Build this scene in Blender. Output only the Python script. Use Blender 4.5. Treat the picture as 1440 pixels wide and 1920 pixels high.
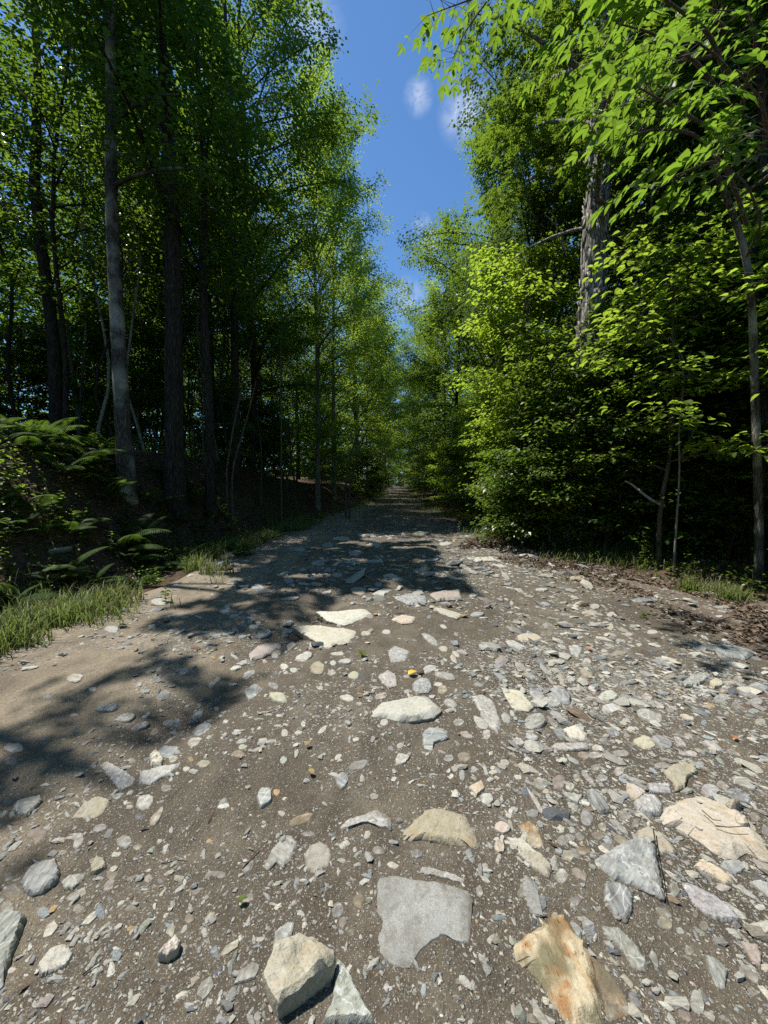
import bpy, math, random
import numpy as np
from mathutils import Vector
from math import radians as R, sin, cos, pi, sqrt, exp

for o in list(bpy.data.objects):
    bpy.data.objects.remove(o)
S = bpy.context.scene
COL = S.collection

# ------------------------------------------------------------------ camera, light, exposure
CAM_H, PITCH, YAW, FPX = 1.4, R(4.37), R(2.0), 720.0      # FPX: focal length in pixels of the 1440 px wide photograph
cam_d = bpy.data.cameras.new('camera')
cam = bpy.data.objects.new('camera', cam_d); COL.objects.link(cam)
cam.location = (0, 0, CAM_H); cam.rotation_euler = (pi/2 - PITCH, 0, YAW)
cam_d.sensor_fit = 'HORIZONTAL'; cam_d.sensor_width = 36; cam_d.lens = 36*FPX/1440
cam_d.clip_start = 0.05; cam_d.clip_end = 3000
S.camera = cam

SUN_AZ, SUN_EL = R(74), R(67)                              # azimuth: to the left of +Y
SUN = np.array([-sin(SUN_AZ)*cos(SUN_EL), cos(SUN_AZ)*cos(SUN_EL), sin(SUN_EL)])
sun_d = bpy.data.lights.new('sun', 'SUN'); sun_d.energy = 5.0; sun_d.angle = R(0.53); sun_d.color = (1, 0.955, 0.87)
sun = bpy.data.objects.new('sun', sun_d); COL.objects.link(sun)
sun.rotation_euler = Vector(-SUN).to_track_quat('-Z', 'Y').to_euler(); sun.location = tuple(SUN*60)
S.view_settings.view_transform = 'Standard'; S.view_settings.look = 'None'
S.view_settings.gamma = 1; S.view_settings.use_curve_mapping = False
S.view_settings.exposure = 0.55
S.render.engine = 'CYCLES'
S.cycles.max_bounces = 7; S.cycles.diffuse_bounces = 3; S.cycles.glossy_bounces = 2; S.cycles.transmission_bounces = 5
S.cycles.transparent_max_bounces = 4; S.cycles.caustics_reflective = False; S.cycles.caustics_refractive = False
S.cycles.sample_clamp_indirect = 4.0; S.cycles.use_denoising = False
SKY_STRENGTH = 0.085

class NT:
    """short-hand for node trees"""
    def __init__(s, nt): s.nt = nt; nt.nodes.clear()
    def n(s, typ, **kw):
        nd = s.nt.nodes.new(typ)
        for k, v in kw.items():
            if k in nd.inputs.keys(): s.set(nd.inputs[k], v)
            else: setattr(nd, k, v)
        return nd
    def set(s, sock, v):
        if isinstance(v, bpy.types.NodeSocket): s.nt.links.new(v, sock)
        else: sock.default_value = v
    def math(s, op, a, b=0.0, c=None, clamp=False):
        m = s.nt.nodes.new('ShaderNodeMath'); m.operation = op; m.use_clamp = clamp
        s.set(m.inputs[0], a); s.set(m.inputs[1], b)
        if c is not None: s.set(m.inputs[2], c)
        return m.outputs[0]
    def ramp(s, fac, *stops):
        r = s.nt.nodes.new('ShaderNodeValToRGB'); s.set(r.inputs[0], fac); e = r.color_ramp.elements
        while len(e) < len(stops): e.new(0.5)
        for k, (p, c) in enumerate(stops):
            e[k].position = p; e[k].color = (c, c, c, 1) if not isinstance(c, tuple) else (*c, 1)
        return r.outputs[0]
    def mix(s, f, a, b, mode='MIX'):
        m = s.nt.nodes.new('ShaderNodeMix'); m.data_type = 'RGBA'; m.blend_type = mode
        s.set(m.inputs[0], f)
        for k, v in ((6, a), (7, b)):
            s.set(m.inputs[k], (*v, 1) if isinstance(v, tuple) and len(v) == 3 else v)
        return m.outputs[2]
    def noise(s, vec, scale, detail=4, rough=0.55, dist=0.0):
        q = s.n('ShaderNodeTexNoise', Scale=scale, Detail=detail, Roughness=rough, Distortion=dist)
        if vec is not None: s.set(q.inputs['Vector'], vec)
        return q.outputs['Fac']
    def voro(s, vec, scale, feature='F1', rand=1.0):
        q = s.nt.nodes.new('ShaderNodeTexVoronoi'); q.feature = feature
        s.set(q.inputs['Scale'], scale); s.set(q.inputs['Randomness'], rand)
        if vec is not None: s.set(q.inputs['Vector'], vec)
        return q
    def scaled(s, vec, sc):
        m = s.nt.nodes.new('ShaderNodeMapping'); s.set(m.inputs['Vector'], vec); m.inputs['Scale'].default_value = sc
        return m.outputs[0]

# world: Nishita sky plus a few small fair-weather clouds
W = bpy.data.worlds.new('World'); S.world = W; W.use_nodes = True
t = NT(W.node_tree)
sky = t.n('ShaderNodeTexSky', sky_type='NISHITA'); sky.sun_disc = False
sky.sun_elevation = SUN_EL; sky.sun_rotation = -SUN_AZ; sky.altitude = 500; sky.air_density = 1.0; sky.dust_density = 0.25; sky.ozone_density = 1.5
tc = t.n('ShaderNodeTexCoord').outputs['Generated']
def cloud_dir(u, v):
    x, y = (u-720)/FPX, -(v-960)/FPX
    d = np.array([x, 1.0, y]); c, s_ = cos(-PITCH), sin(-PITCH)
    d = np.array([d[0], d[1]*c - d[2]*s_, d[1]*s_ + d[2]*c]); c, s_ = cos(YAW), sin(YAW)
    d = np.array([d[0]*c - d[1]*s_, d[0]*s_ + d[1]*c, d[2]]); return d/np.linalg.norm(d)
wisp = t.noise(t.scaled(tc, (20, 20, 11)), 1.3, 8, 0.68, 0.8)
total = None
for (u, v, size, amt) in ((784, 182, 0.03, .9), (874, 214, 0.055, 1.0), (845, 160, .03, .4), (790, 420, 0.024, 0.7), (765, 560, 0.05, 0.8), (806, 455, .03, .9),
                          (585, 40, .06, .6), (1330, 420, .1, .5), (560, 260, .05, .5)):
    d = cloud_dir(u, v)
    dot = t.n('ShaderNodeVectorMath', operation='DISTANCE'); t.set(dot.inputs[0], tc); dot.inputs[1].default_value = tuple(d)
    g = t.math('MULTIPLY', t.math('SUBTRACT', 1.0, t.math('DIVIDE', dot.outputs['Value'], size), clamp=True), amt)
    total = g if total is None else t.math('MAXIMUM', total, g)
general = t.math('MULTIPLY', t.ramp(t.noise(t.scaled(tc, (1, 1, 2.2)), 2.2, 5, 0.6), (0.60, 0.0), (0.75, 1.0)), 0.35)
near = t.math('MULTIPLY', t.math('POWER', total, 1.3), t.ramp(wisp, (0.34, 0.0), (0.70, 1.0)), clamp=True)
cl = t.math('MULTIPLY', near, 0.95)
colr = t.mix(1.0, sky.outputs[0], (0.82, 1.18, 1.45), 'MULTIPLY')
sc_ = t.mix(cl, colr, (9.0, 9.4, 10.0))
bg = t.n('ShaderNodeBackground', Color=sc_, Strength=SKY_STRENGTH)
t.nt.links.new(bg.outputs[0], t.n('ShaderNodeOutputWorld').inputs[0])

# ------------------------------------------------------------------ helpers
rng = np.random.default_rng(11)
def cam_dir(u, v):
    return cloud_dir(u, v)
def at(u, v, depth):
    """point seen at photo pixel u, v at forward distance depth (along +Y)"""
    d = cam_dir(u, v); return np.array([0, 0, CAM_H]) + d*(depth/d[1])
def proj(p):
    x, y, z = p[0], p[1], p[2]-CAM_H
    c, s_ = cos(-YAW), sin(-YAW); x, y = x*c - y*s_, x*s_ + y*c
    c, s_ = cos(PITCH), sin(PITCH); y, z = y*c - z*s_, y*s_ + z*c
    if y < 0.05: y = 0.05
    return 720 + FPX*x/y, 960 - FPX*z/y

_lat = np.random.default_rng(5).random((256, 256))
def vnoise(x, y, sc, seed=0):
    x = np.asarray(x, float)/sc + seed*17.3; y = np.asarray(y, float)/sc + seed*9.1
    xi = np.floor(x).astype(int); yi = np.floor(y).astype(int); fx = x-xi; fy = y-yi
    fx = fx*fx*(3-2*fx); fy = fy*fy*(3-2*fy)
    g = lambda a, b: _lat[a % 256, b % 256]
    return (g(xi, yi)*(1-fx)+g(xi+1, yi)*fx)*(1-fy)+(g(xi, yi+1)*(1-fx)+g(xi+1, yi+1)*fx)*fy - 0.5
def sstep(a, b, x):
    t_ = np.clip((np.asarray(x, float)-a)/(b-a), 0, 1); return t_*t_*(3-2*t_)

def left_edge(y):  return -3.25 + 0.35*vnoise(y, 0*np.asarray(y), 1.7, 3) + 1.75*sstep(11, 36, y)
def right_edge(y): return 2.25 + 2.0*(1-sstep(3.5, 10.0, y)) + 0.4*vnoise(y, 0*np.asarray(y), 1.9, 4) - 1.0*sstep(12, 36, y)
def H(x, y):
    """height of the land"""
    x = np.asarray(x, float); y = np.asarray(y, float)
    l, r = left_edge(y), right_edge(y)
    z = 0.05*vnoise(x, y, 2.2, 1) + 0.03*vnoise(x, y, 0.7, 2)
    dl = np.maximum(l - x, 0); dr = np.maximum(x - r, 0)
    z = z - 0.10*sstep(0.0, 0.6, dl) + 2.2*sstep(0.6, 2.6, dl)*(1-.45*sstep(10, 26, y)) + 0.06*np.minimum(dl, 60)*sstep(2, 6, dl) + 0.35*vnoise(x, y, 2.6, 6)*sstep(.6, 2.5, dl)
    z = z + 0.22*sstep(0.2, 1.6, dr) + 0.02*np.minimum(dr, 60) + 0.25*vnoise(x, y, 2.3, 7)*sstep(.5, 2.5, dr)
    z = z + 0.55*sstep(16, 60, y)*1.0 + 0.06*np.exp(-((y-5.4)/0.8)**2)*np.exp(-((x-.2)/1.6)**2)
    return z
def road_H(x, y):
    x = np.asarray(x, float); y = np.asarray(y, float)
    near = np.exp(-y/9.0)
    z = H(x, y) + near*(0.022*vnoise(x, y, 0.25, 8) + 0.012*vnoise(x, y, 0.11, 9)) + .03*vnoise(x, y, .5, 12)*sstep(4, 7, y)
    z = z - 0.09*np.exp(-((x+1.25+.22*(2.5-y))/0.28)**2)*sstep(1.2, 2.2, y)*(1-sstep(4, 6, y)) - 0.03*np.exp(-((x+1.5)/.4)**2)*sstep(5, 7, y) - 0.04*np.exp(-((x-1.3)/0.4)**2)
    edge = np.maximum(left_edge(y)+0.05-x, x-right_edge(y)-0.1)
    return z - 0.35*sstep(0.0, 0.6, edge)
def ground_H(x, y):
    inside = np.minimum(np.asarray(x)-left_edge(y), right_edge(y)-np.asarray(x))
    return H(x, y) - 0.06 - 0.30*sstep(0.0, 0.7, inside) + 0.05*(1-sstep(-.3, .2, inside))
def surf(x, y):
    return float(max(road_H(x, y), ground_H(x, y)))
def on_ground(u, v):
    """ground point under photo pixel u, v"""
    d = cam_dir(u, v); t_ = np.geomspace(.6, 80, 700); lo = hi = None
    for _ in range(2):
        P = np.array([0, 0, CAM_H])+d*t_[:, None]; g_ = np.maximum(road_H(P[:, 0], P[:, 1]), ground_H(P[:, 0], P[:, 1]))
        k = int(np.argmax(P[:, 2] <= g_)) or len(t_)-1; t_ = np.linspace(t_[k-1], t_[k], 40)
    return P[k]

def mesh(name, verts, faces, smooth=False, sharp=None):
    """faces: list of (n,k) index arrays"""
    verts = np.asarray(verts, dtype=np.float32)
    me = bpy.data.meshes.new(name)
    faces = [np.asarray(f, dtype=np.int32) for f in faces if len(f)]
    loops = np.concatenate([f.ravel() for f in faces]); tot = np.concatenate([np.full(len(f), f.shape[1], np.int32) for f in faces])
    start = np.concatenate([[0], np.cumsum(tot)[:-1]]).astype(np.int32)
    me.vertices.add(len(verts)); me.vertices.foreach_set('co', verts.ravel())
    me.loops.add(len(loops)); me.loops.foreach_set('vertex_index', loops)
    me.polygons.add(len(tot)); me.polygons.foreach_set('loop_start', start); me.polygons.foreach_set('loop_total', tot)
    me.polygons.foreach_set('use_smooth', np.full(len(tot), smooth))
    me.update(calc_edges=True)
    if sharp: me.set_sharp_from_angle(angle=sharp)
    return me
def obj(name, me, mat=None, parent=None, loc=None):
    o = bpy.data.objects.new(name, me); COL.objects.link(o)
    if mat and me is not None and not me.materials: me.materials.append(mat)
    if parent: o.parent = parent
    if loc is not None: o.location = tuple(loc)
    return o
def empty(name, loc, rz=0):
    o = bpy.data.objects.new(name, None); COL.objects.link(o); o.location = tuple(loc); o.rotation_euler = (0, 0, rz); o.empty_display_size = .1
    return o
def tag(o, label=None, cat=None, group=None, kind=None):
    if label: o['label'] = label
    if cat: o['category'] = cat
    if group: o['group'] = group
    if kind: o['kind'] = kind
    return o
KIDS = {}
def copy_tree(o, kids):
    c = o.copy(); COL.objects.link(c); out = []
    for k in kids:
        q = k.copy(); COL.objects.link(q); q.parent = c; out.append(q)
    return c, out

class Geo:
    """collects vertices and faces"""
    def __init__(s): s.v = []; s.f3 = []; s.f4 = []; s.n = 0
    def add(s, v, f3=None, f4=None):
        v = np.asarray(v, float).reshape(-1, 3); s.v.append(v)
        if f3 is not None and len(f3): s.f3.append(np.asarray(f3, int)+s.n)
        if f4 is not None and len(f4): s.f4.append(np.asarray(f4, int)+s.n)
        s.n += len(v)
    def tube(s, pts, rad, sides=6):
        pts = np.asarray(pts, float); rad = np.asarray(rad, float); m = len(pts)
        tan = np.gradient(pts, axis=0); tan /= np.linalg.norm(tan, axis=1)[:, None]+1e-9
        ref = np.array([0, 1, 0.13]) if abs(tan[0][2]) > .7 else np.array([0, 0, 1.0])
        a = np.cross(tan, ref); a /= np.linalg.norm(a, axis=1)[:, None]+1e-9; b = np.cross(tan, a)
        th = np.arange(sides)*2*pi/sides
        ring = pts[:, None] + rad[:, None, None]*(np.cos(th)[None, :, None]*a[:, None]+np.sin(th)[None, :, None]*b[:, None])
        i = np.arange(m-1)[:, None]*sides; k = np.arange(sides)[None]; k2 = (k+1) % sides
        f = np.stack([i+k, i+k2, i+sides+k2, i+sides+k], -1).reshape(-1, 4)
        s.add(ring.reshape(-1, 3), None, f)
    def leaves(s, o, d, nrm, ln, wid, lod=0, fold=0.12):
        """o origin, d direction, nrm normal: (n,3); ln length (n,)"""
        o, d, nrm = (np.asarray(q, float) for q in (o, d, nrm)); n = len(o)
        if n == 0: return
        d = d/(np.linalg.norm(d, axis=1)[:, None]+1e-9); side = np.cross(d, nrm); side /= np.linalg.norm(side, axis=1)[:, None]+1e-9
        nn = np.cross(side, d)
        if lod == 0:
            T = np.array([[0, 0, 0], [.42, -wid, fold], [1, 0, -.08], [.42, wid, fold]]); F3 = np.array([[0, 1, 2], [0, 2, 3]]); F4 = None
        else:
            T = np.array([[0, 0, 0], [.26, -wid*.86, fold*.8], [.26, 0, .02], [.26, wid*.86, fold*.8], [.62, -wid*.82, fold*.6], [.62, 0, 0], [.62, wid*.82, fold*.6], [1, 0, -.12]])
            F3 = np.array([[0, 1, 2], [0, 2, 3], [4, 7, 5], [5, 7, 6]]); F4 = np.array([[1, 4, 5, 2], [2, 5, 6, 3]])
        ln = np.asarray(ln, float).reshape(-1, 1, 1)
        v = o[:, None] + ln*(T[None, :, 0:1]*d[:, None]+T[None, :, 1:2]*side[:, None]+T[None, :, 2:3]*nn[:, None])
        k = len(T); base = (np.arange(n)*k)[:, None, None]
        s.add(v.reshape(-1, 3), (F3[None]+base).reshape(-1, 3), None if F4 is None else (F4[None]+base).reshape(-1, 4))
    def arrays(s):
        return np.concatenate(s.v), [np.concatenate(s.f3)] if s.f3 else [], [np.concatenate(s.f4)] if s.f4 else []
    def build(s, name, smooth=False, sharp=None):
        v, a, b = s.arrays(); return mesh(name, v, a+b, smooth, sharp)

# ------------------------------------------------------------------ materials
def new_mat(name):
    m = bpy.data.materials.new(name); m.use_nodes = True; return m, NT(m.node_tree)
def finish(t, shader):
    t.nt.links.new(shader, t.n('ShaderNodeOutputMaterial').inputs[0])
def principled(t, col, rough=0.8, bump=None, dist=0.01, strength=1.0, spec=0.3):
    p = t.n('ShaderNodeBsdfPrincipled'); t.set(p.inputs['Base Color'], col if not (isinstance(col, tuple) and len(col) == 3) else (*col, 1))
    t.set(p.inputs['Roughness'], rough); p.inputs['Specular IOR Level'].default_value = spec
    if bump is not None:
        b = t.n('ShaderNodeBump', Distance=dist, Strength=strength); t.set(b.inputs['Height'], bump); t.nt.links.new(b.outputs[0], p.inputs['Normal'])
    return p.outputs[0]

def leaf_mat(name, dark, light, trans, rough=0.42, spec=0.35, tw=0.5):
    m, t = new_mat(name)
    g = t.n('ShaderNodeNewGeometry'); rnd = g.outputs['Random Per Island']
    oi = t.n('ShaderNodeObjectInfo').outputs['Random']
    f = t.math('ADD', t.math('MULTIPLY', rnd, .7), t.math('MULTIPLY', oi, .3))
    pos = t.noise(t.n('ShaderNodeTexCoord').outputs['Object'], 0.9, 2)
    f = t.math('ADD', f, t.math('MULTIPLY', t.math('SUBTRACT', pos, .5), .9), clamp=True)
    c = t.mix(f, dark, light)
    tcol = t.mix(f, tuple(x*.8 for x in trans), tuple(min(1, x*1.25) for x in trans))
    p = principled(t, c, rough, None, spec=spec)
    tr = t.n('ShaderNodeBsdfTranslucent', Color=tcol)
    mx = t.n('ShaderNodeMixShader'); mx.inputs[0].default_value = tw
    t.nt.links.new(p, mx.inputs[1]); t.nt.links.new(tr.outputs[0], mx.inputs[2]); finish(t, mx.outputs[0])
    return m
M = {}
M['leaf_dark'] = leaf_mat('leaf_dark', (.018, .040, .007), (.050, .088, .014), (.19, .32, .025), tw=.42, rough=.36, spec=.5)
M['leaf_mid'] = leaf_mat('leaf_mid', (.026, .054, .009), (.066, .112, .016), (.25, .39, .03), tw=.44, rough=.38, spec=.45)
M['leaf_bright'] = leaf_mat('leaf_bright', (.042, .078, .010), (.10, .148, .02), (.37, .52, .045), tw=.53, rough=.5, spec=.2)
M['leaf_grey'] = leaf_mat('leaf_grey', (.026, .048, .016), (.062, .094, .036), (.15, .24, .045), rough=.33, spec=.6, tw=.36)
M['leaf_hickory'] = leaf_mat('leaf_hickory', (.020, .048, .006), (.075, .125, .014), (.22, .37, .03), rough=.40, tw=.5)
M['fern'] = leaf_mat('fern_green', (.022, .052, .010), (.055, .10, .018), (.15, .26, .03), rough=.6, spec=.2, tw=.4)
M['grass'] = leaf_mat('grass_green', (.03, .06, .012), (.19, .19, .07), (.22, .30, .07), rough=.5, tw=.45)
M['leaf_yellow'] = leaf_mat('leaf_yellow', (.55, .38, .03), (.7, .5, .05), (.5, .35, .03), tw=.2)
M['leaf_dull'] = leaf_mat('leaf_dull', (.24, .19, .07), (.34, .27, .11), (.2, .15, .04), tw=.2, rough=.7)
M['leaf_rust'] = leaf_mat('leaf_rust', (.35, .12, .04), (.5, .2, .07), (.3, .1, .03), tw=.15)
M['litter'] = leaf_mat('dry_leaf', (.055, .038, .027), (.25, .185, .13), (.10, .07, .04), rough=.6, spec=.25, tw=.12)

def bark_mat(name, a, b, scale=1.0, lichen=None, bump=.03):
    m, t = new_mat(name); oc = t.n('ShaderNodeTexCoord').outputs['Object']
    v = t.scaled(oc, (9*scale, 9*scale, 1.6*scale))
    n1 = t.noise(v, 2.2, 7, .65, .5); n2 = t.noise(oc, 1.1, 4)
    rid = t.voro(t.scaled(oc, (16*scale, 16*scale, 3*scale)), 1.6, 'DISTANCE_TO_EDGE').outputs[0]
    hgt = t.math('ADD', n1, t.math('MULTIPLY', t.math('MINIMUM', rid, .3), 1.3))
    c = t.mix(t.ramp(hgt, (.45, 0.0), (.95, 1.0)), a, b)
    if lichen: c = t.mix(t.ramp(n2, (.48, 0.0), (.6, 1.0)), c, lichen)
    finish(t, principled(t, c, .9, hgt, bump, 1.0, .15)); return m
M['bark_dark'] = bark_mat('bark_dark', (.018, .014, .011), (.075, .062, .05))
M['bark_grey'] = bark_mat('bark_grey', (.03, .027, .022), (.13, .118, .10), 1.2, (.31, .295, .26), .02)
M['bark_pale'] = bark_mat('bark_pale', (.09, .083, .07), (.28, .26, .225), 1.0, (.25, .25, .2), .01)
M['bark_shag'] = bark_mat('bark_shag', (.085, .076, .066), (.50, .465, .42), .9, None, .02)
M['stem'] = bark_mat('stem_brown', (.05, .04, .03), (.16, .13, .10), 2.0, None, .004)
M['dead_wood'] = bark_mat('dead_wood', (.18, .16, .14), (.44, .41, .37), 2.0, None, .004)

# road dirt
m, t = new_mat('dirt'); M['dirt'] = m
oc = t.n('ShaderNodeTexCoord').outputs['Object']; sep = t.n('ShaderNodeSeparateXYZ'); t.set(sep.inputs[0], oc)
big = t.noise(oc, .9, 5, .6, .3); mid = t.noise(oc, 6, 6, .65); fine = t.noise(oc, 90, 4, .7); grit = t.noise(oc, 260, 2, .6)
c = t.mix(t.ramp(big, (.35, 0.0), (.68, 1.0)), (.100, .084, .062), (.190, .162, .124))
c = t.mix(t.ramp(mid, (.36, 0.75), (.60, 0.0)), c, (.072, .058, .043))
sand = t.math('MULTIPLY', t.ramp(t.math('ADD', t.math('MULTIPLY', sep.outputs[0], -.55), t.math('MULTIPLY', t.math('SUBTRACT', big, .5), 1.6)), (.55, 0.0), (1.25, 1.0)), .85)
c = t.mix(sand, c, (.30, .245, .175))
leafy = t.ramp(t.math('ADD', t.math('SUBTRACT', sep.outputs[0], 2.6), t.math('MULTIPLY', t.math('SUBTRACT', mid, .5), 1.4)), (.1, 0.0), (.7, .55))
c = t.mix(leafy, c, (.17, .118, .09))
c = t.mix(t.ramp(t.noise(t.scaled(oc, (1.6, .8, 1)), 1.7, 6, .65, .8), (.36, .62), (.58, 0.0)), c, (.060, .049, .037))
c = t.mix(t.ramp(fine, (.30, .7), (.5, 0.0)), c, (.05, .040, .03))
v1 = t.voro(oc, 95); v2 = t.voro(oc, 46)
g1 = t.ramp(v1.outputs['Distance'], (.16, 1.0), (.30, 0.0)); k1 = t.ramp(v1.outputs['Color'], (.40, 0.0), (.46, 1.0))
g2 = t.ramp(v2.outputs['Distance'], (.17, 1.0), (.29, 0.0)); k2 = t.ramp(v2.outputs['Color'], (.56, 0.0), (.60, 1.0))
sp1 = t.math('MULTIPLY', g1, k1); sp2 = t.math('MULTIPLY', g2, k2)
tone = t.mix(t.ramp(v1.outputs['Color'], (.45, 0.0), (.8, 1.0)), (.46, .43, .36), (.30, .30, .28))
c = t.mix(t.math('MULTIPLY', sp1, .8), c, tone); c = t.mix(t.math('MULTIPLY', sp2, .85), c, t.mix(t.ramp(v2.outputs['Color'], (.55, 0.0), (.8, 1.0)), (.4, .36, .29), (.20, .21, .215)))
v3 = t.voro(oc, 210); sp3 = t.math('MULTIPLY', t.ramp(v3.outputs['Distance'], (.2, 1.0), (.34, 0.0)), t.ramp(v3.outputs['Color'], (.52, 0.0), (.58, 1.0))); c = t.mix(t.math('MULTIPLY', sp3, .7), c, (.40, .37, .30))
hgt = t.math('ADD', t.math('ADD', t.math('MULTIPLY', mid, 2.0), t.math('MULTIPLY', fine, .7)), t.math('ADD', t.math('MULTIPLY', grit, .25), t.math('ADD', t.math('MULTIPLY', sp1, .25), t.math('MULTIPLY', sp2, .5))))
finish(t, principled(t, c, t.ramp(big, (.3, .62), (.6, .95)), hgt, .014, 1.0, .2))

# woodland soil
m, t = new_mat('forest_soil'); M['soil'] = m
oc = t.n('ShaderNodeTexCoord').outputs['Object']
n1 = t.noise(oc, .8, 5); n2 = t.noise(oc, 14, 5, .7); v = t.voro(oc, 22)
c = t.mix(t.ramp(n1, (.35, 0.0), (.65, 1.0)), (.030, .022, .016), (.075, .052, .036))
c = t.mix(t.ramp(v.outputs['Color'], (.3, 0.0), (.8, .7)), c, (.12, .078, .052))
finish(t, principled(t, c, .92, t.math('ADD', n2, t.math('MULTIPLY', v.outputs['Distance'], .8)), .03, 1.0, .15))

# stone: colour comes from each object, the figure of the stone from the material
def stone_mat(name, figure):
    m, t = new_mat(name); oi = t.n('ShaderNodeObjectInfo'); oc = t.n('ShaderNodeTexCoord').outputs['Object']
    rot = t.n('ShaderNodeVectorRotate', rotation_type='EULER_XYZ'); t.set(rot.inputs['Vector'], oc)
    cmb = t.n('ShaderNodeCombineXYZ')
    for k, mul in enumerate((.9, 1.7, 6.28)): t.set(cmb.inputs[k], t.math('MULTIPLY', oi.outputs['Random'], mul))
    t.set(rot.inputs['Rotation'], cmb.outputs[0]); v0 = rot.outputs[0]
    sh = t.n('ShaderNodeVectorMath', operation='ADD'); t.set(sh.inputs[0], v0); t.set(sh.inputs[1], t.math('MULTIPLY', oi.outputs['Random'], 50)); v0 = sh.outputs[0]
    base = oi.outputs['Color']
    strat = t.scaled(v0, (9, 60, 60)); n1 = t.noise(strat, 1.0, 6, .62, .5)
    n2 = t.noise(v0, 14, 5, .6); n3 = t.noise(v0, 120, 3, .7); n4 = t.noise(v0, 420, 2, .6)
    dark = t.mix(1.0, base, (.55, .54, .53), 'MULTIPLY'); light = t.mix(.45, base, (.66, .65, .62))
    if figure == 'granite':
        c = t.mix(t.ramp(n4, (.30, 0.0), (.70, 1.0)), t.mix(1.0, base, (.62, .62, .63), 'MULTIPLY'), light); c = t.mix(t.ramp(t.noise(v0, 5, 5, .6), (.35, .55), (.62, 0.0)), c, dark)
        c = t.mix(t.ramp(n3, (.3, .5), (.5, 0.0)), c, dark); hgt = t.math('ADD', t.math('MULTIPLY', n3, .6), t.math('ADD', t.math('MULTIPLY', n4, .4), n2)); d = .004
    elif figure == 'schist':
        c = t.mix(t.ramp(n1, (.30, 0.0), (.52, .5), (.74, 1.0)), dark, light)
        c = t.mix(t.ramp(n2, (.55, 0.0), (.8, .6)), c, t.mix(1.0, base, (1.1, .86, .62), 'MULTIPLY'))
        vein = t.ramp(t.math('ABSOLUTE', t.math('SUBTRACT', t.noise(v0, 7, 3, .5, .6), .5)), (.0, .55), (.012, 0.0)); c = t.mix(vein, c, (.62, .62, .6))
        c = t.mix(t.ramp(n4, (.3, .35), (.5, 0.0)), c, dark); hgt = t.math('ADD', n1, t.math('MULTIPLY', n3, .35)); d = .007
    elif figure == 'quartz':
        c = t.mix(t.ramp(n1, (.3, 0.0), (.6, 1.0)), t.mix(1.0, base, (.8, .76, .66), 'MULTIPLY'), base)
        c = t.mix(t.ramp(n2, (.52, 0.0), (.72, .6)), c, t.mix(1.0, base, (.85, .66, .40), 'MULTIPLY'))
        c = t.mix(t.ramp(n3, (.32, .7), (.5, 0.0)), c, t.mix(1.0, base, (.6, .57, .52), 'MULTIPLY')); hgt = t.math('ADD', n1, t.math('MULTIPLY', n3, .4)); d = .006
    else:                                                    # rusty: iron stained
        c = t.mix(t.ramp(n1, (.34, 0.0), (.62, 1.0)), base, (.46, .415, .30))
        c = t.mix(t.ramp(n2, (.47, 0.0), (.60, .85)), c, (.27, .125, .04))
        c = t.mix(t.ramp(t.noise(v0, 9, 4), (.46, 0.0), (.62, .85)), c, (.13, .115, .06)); hgt = t.math('ADD', n1, t.math('MULTIPLY', n3, .4)); d = .009
    # soil clinging in low spots and round the foot
    zz = t.n('ShaderNodeSeparateXYZ'); t.set(zz.inputs[0], oc); low = t.math('ADD', zz.outputs[2], t.math('MULTIPLY', t.math('SUBTRACT', t.noise(oc, 30, 5, .7), .5), .035))
    c = t.mix(t.ramp(low, (.001, .92), (.013, 0.0)), c, (.125, .105, .08))
    c = t.mix(t.ramp(t.noise(v0, 26, 5, .7), (.56, 0.0), (.70, .6)), c, (.12, .10, .08))
    finish(t, principled(t, c, .72, hgt, d, 1.0, .3)); return m
for k in ('granite', 'schist', 'quartz', 'rusty'): M[k] = stone_mat(k, k)

# gravel: colour stored per pebble
m, t = new_mat('gravel'); M['gravel'] = m
at_ = t.n('ShaderNodeAttribute', attribute_name='tint'); oc = t.n('ShaderNodeTexCoord').outputs['Object']
n = t.noise(t.scaled(oc, (40, 110, 80)), 1.6, 5, .65)
c = t.mix(t.ramp(n, (.32, 0.0), (.6, 1.0)), t.mix(1.0, at_.outputs['Color'], (.6, .58, .55), 'MULTIPLY'), at_.outputs['Color'])
finish(t, principled(t, c, .75, n, .004, 1.0, .3))
# ------------------------------------------------------------------ land and road
def axis(*segs):
    out = []
    for a, b, st in segs: out += list(np.arange(a, b, st))
    return np.array(out + [segs[-1][1]])
def sheet(name, xs, ys, zf):
    X, Y = np.meshgrid(xs, ys); nx, ny = len(xs), len(ys)
    V = np.stack([X, Y, zf(X, Y)], -1).reshape(-1, 3)
    i = (np.arange(ny-1)[:, None]*nx+np.arange(nx-1)[None]).ravel()
    return mesh(name, V, [np.stack([i, i+1, i+nx+1, i+nx], -1)], True)
gx = axis((-600, -60, 45), (-60, -14, 2.5), (-14, -2.5, .14), (-2.5, 1.6, .4), (1.6, 9, .14), (9, 60, 2.5), (60, 600, 45))
gy = axis((-60, -4, 4), (-4, 2, .3), (2, 12, .14), (12, 30, .35), (30, 120, 2.5), (120, 900, 60))
o = obj('ground', sheet('ground', gx, gy, ground_H), M['soil']); tag(o, kind='structure')
rx = axis((-4.2, 5.2, .032)); ry = axis((-2.5, .7, .2), (.7, 4, .022), (4, 8, .04), (8, 16, .08), (16, 40, .25), (40, 130, 1.2))
o = obj('dirt_road', sheet('dirt_road', rx, ry, road_H), M['dirt']); tag(o, kind='structure')

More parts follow.
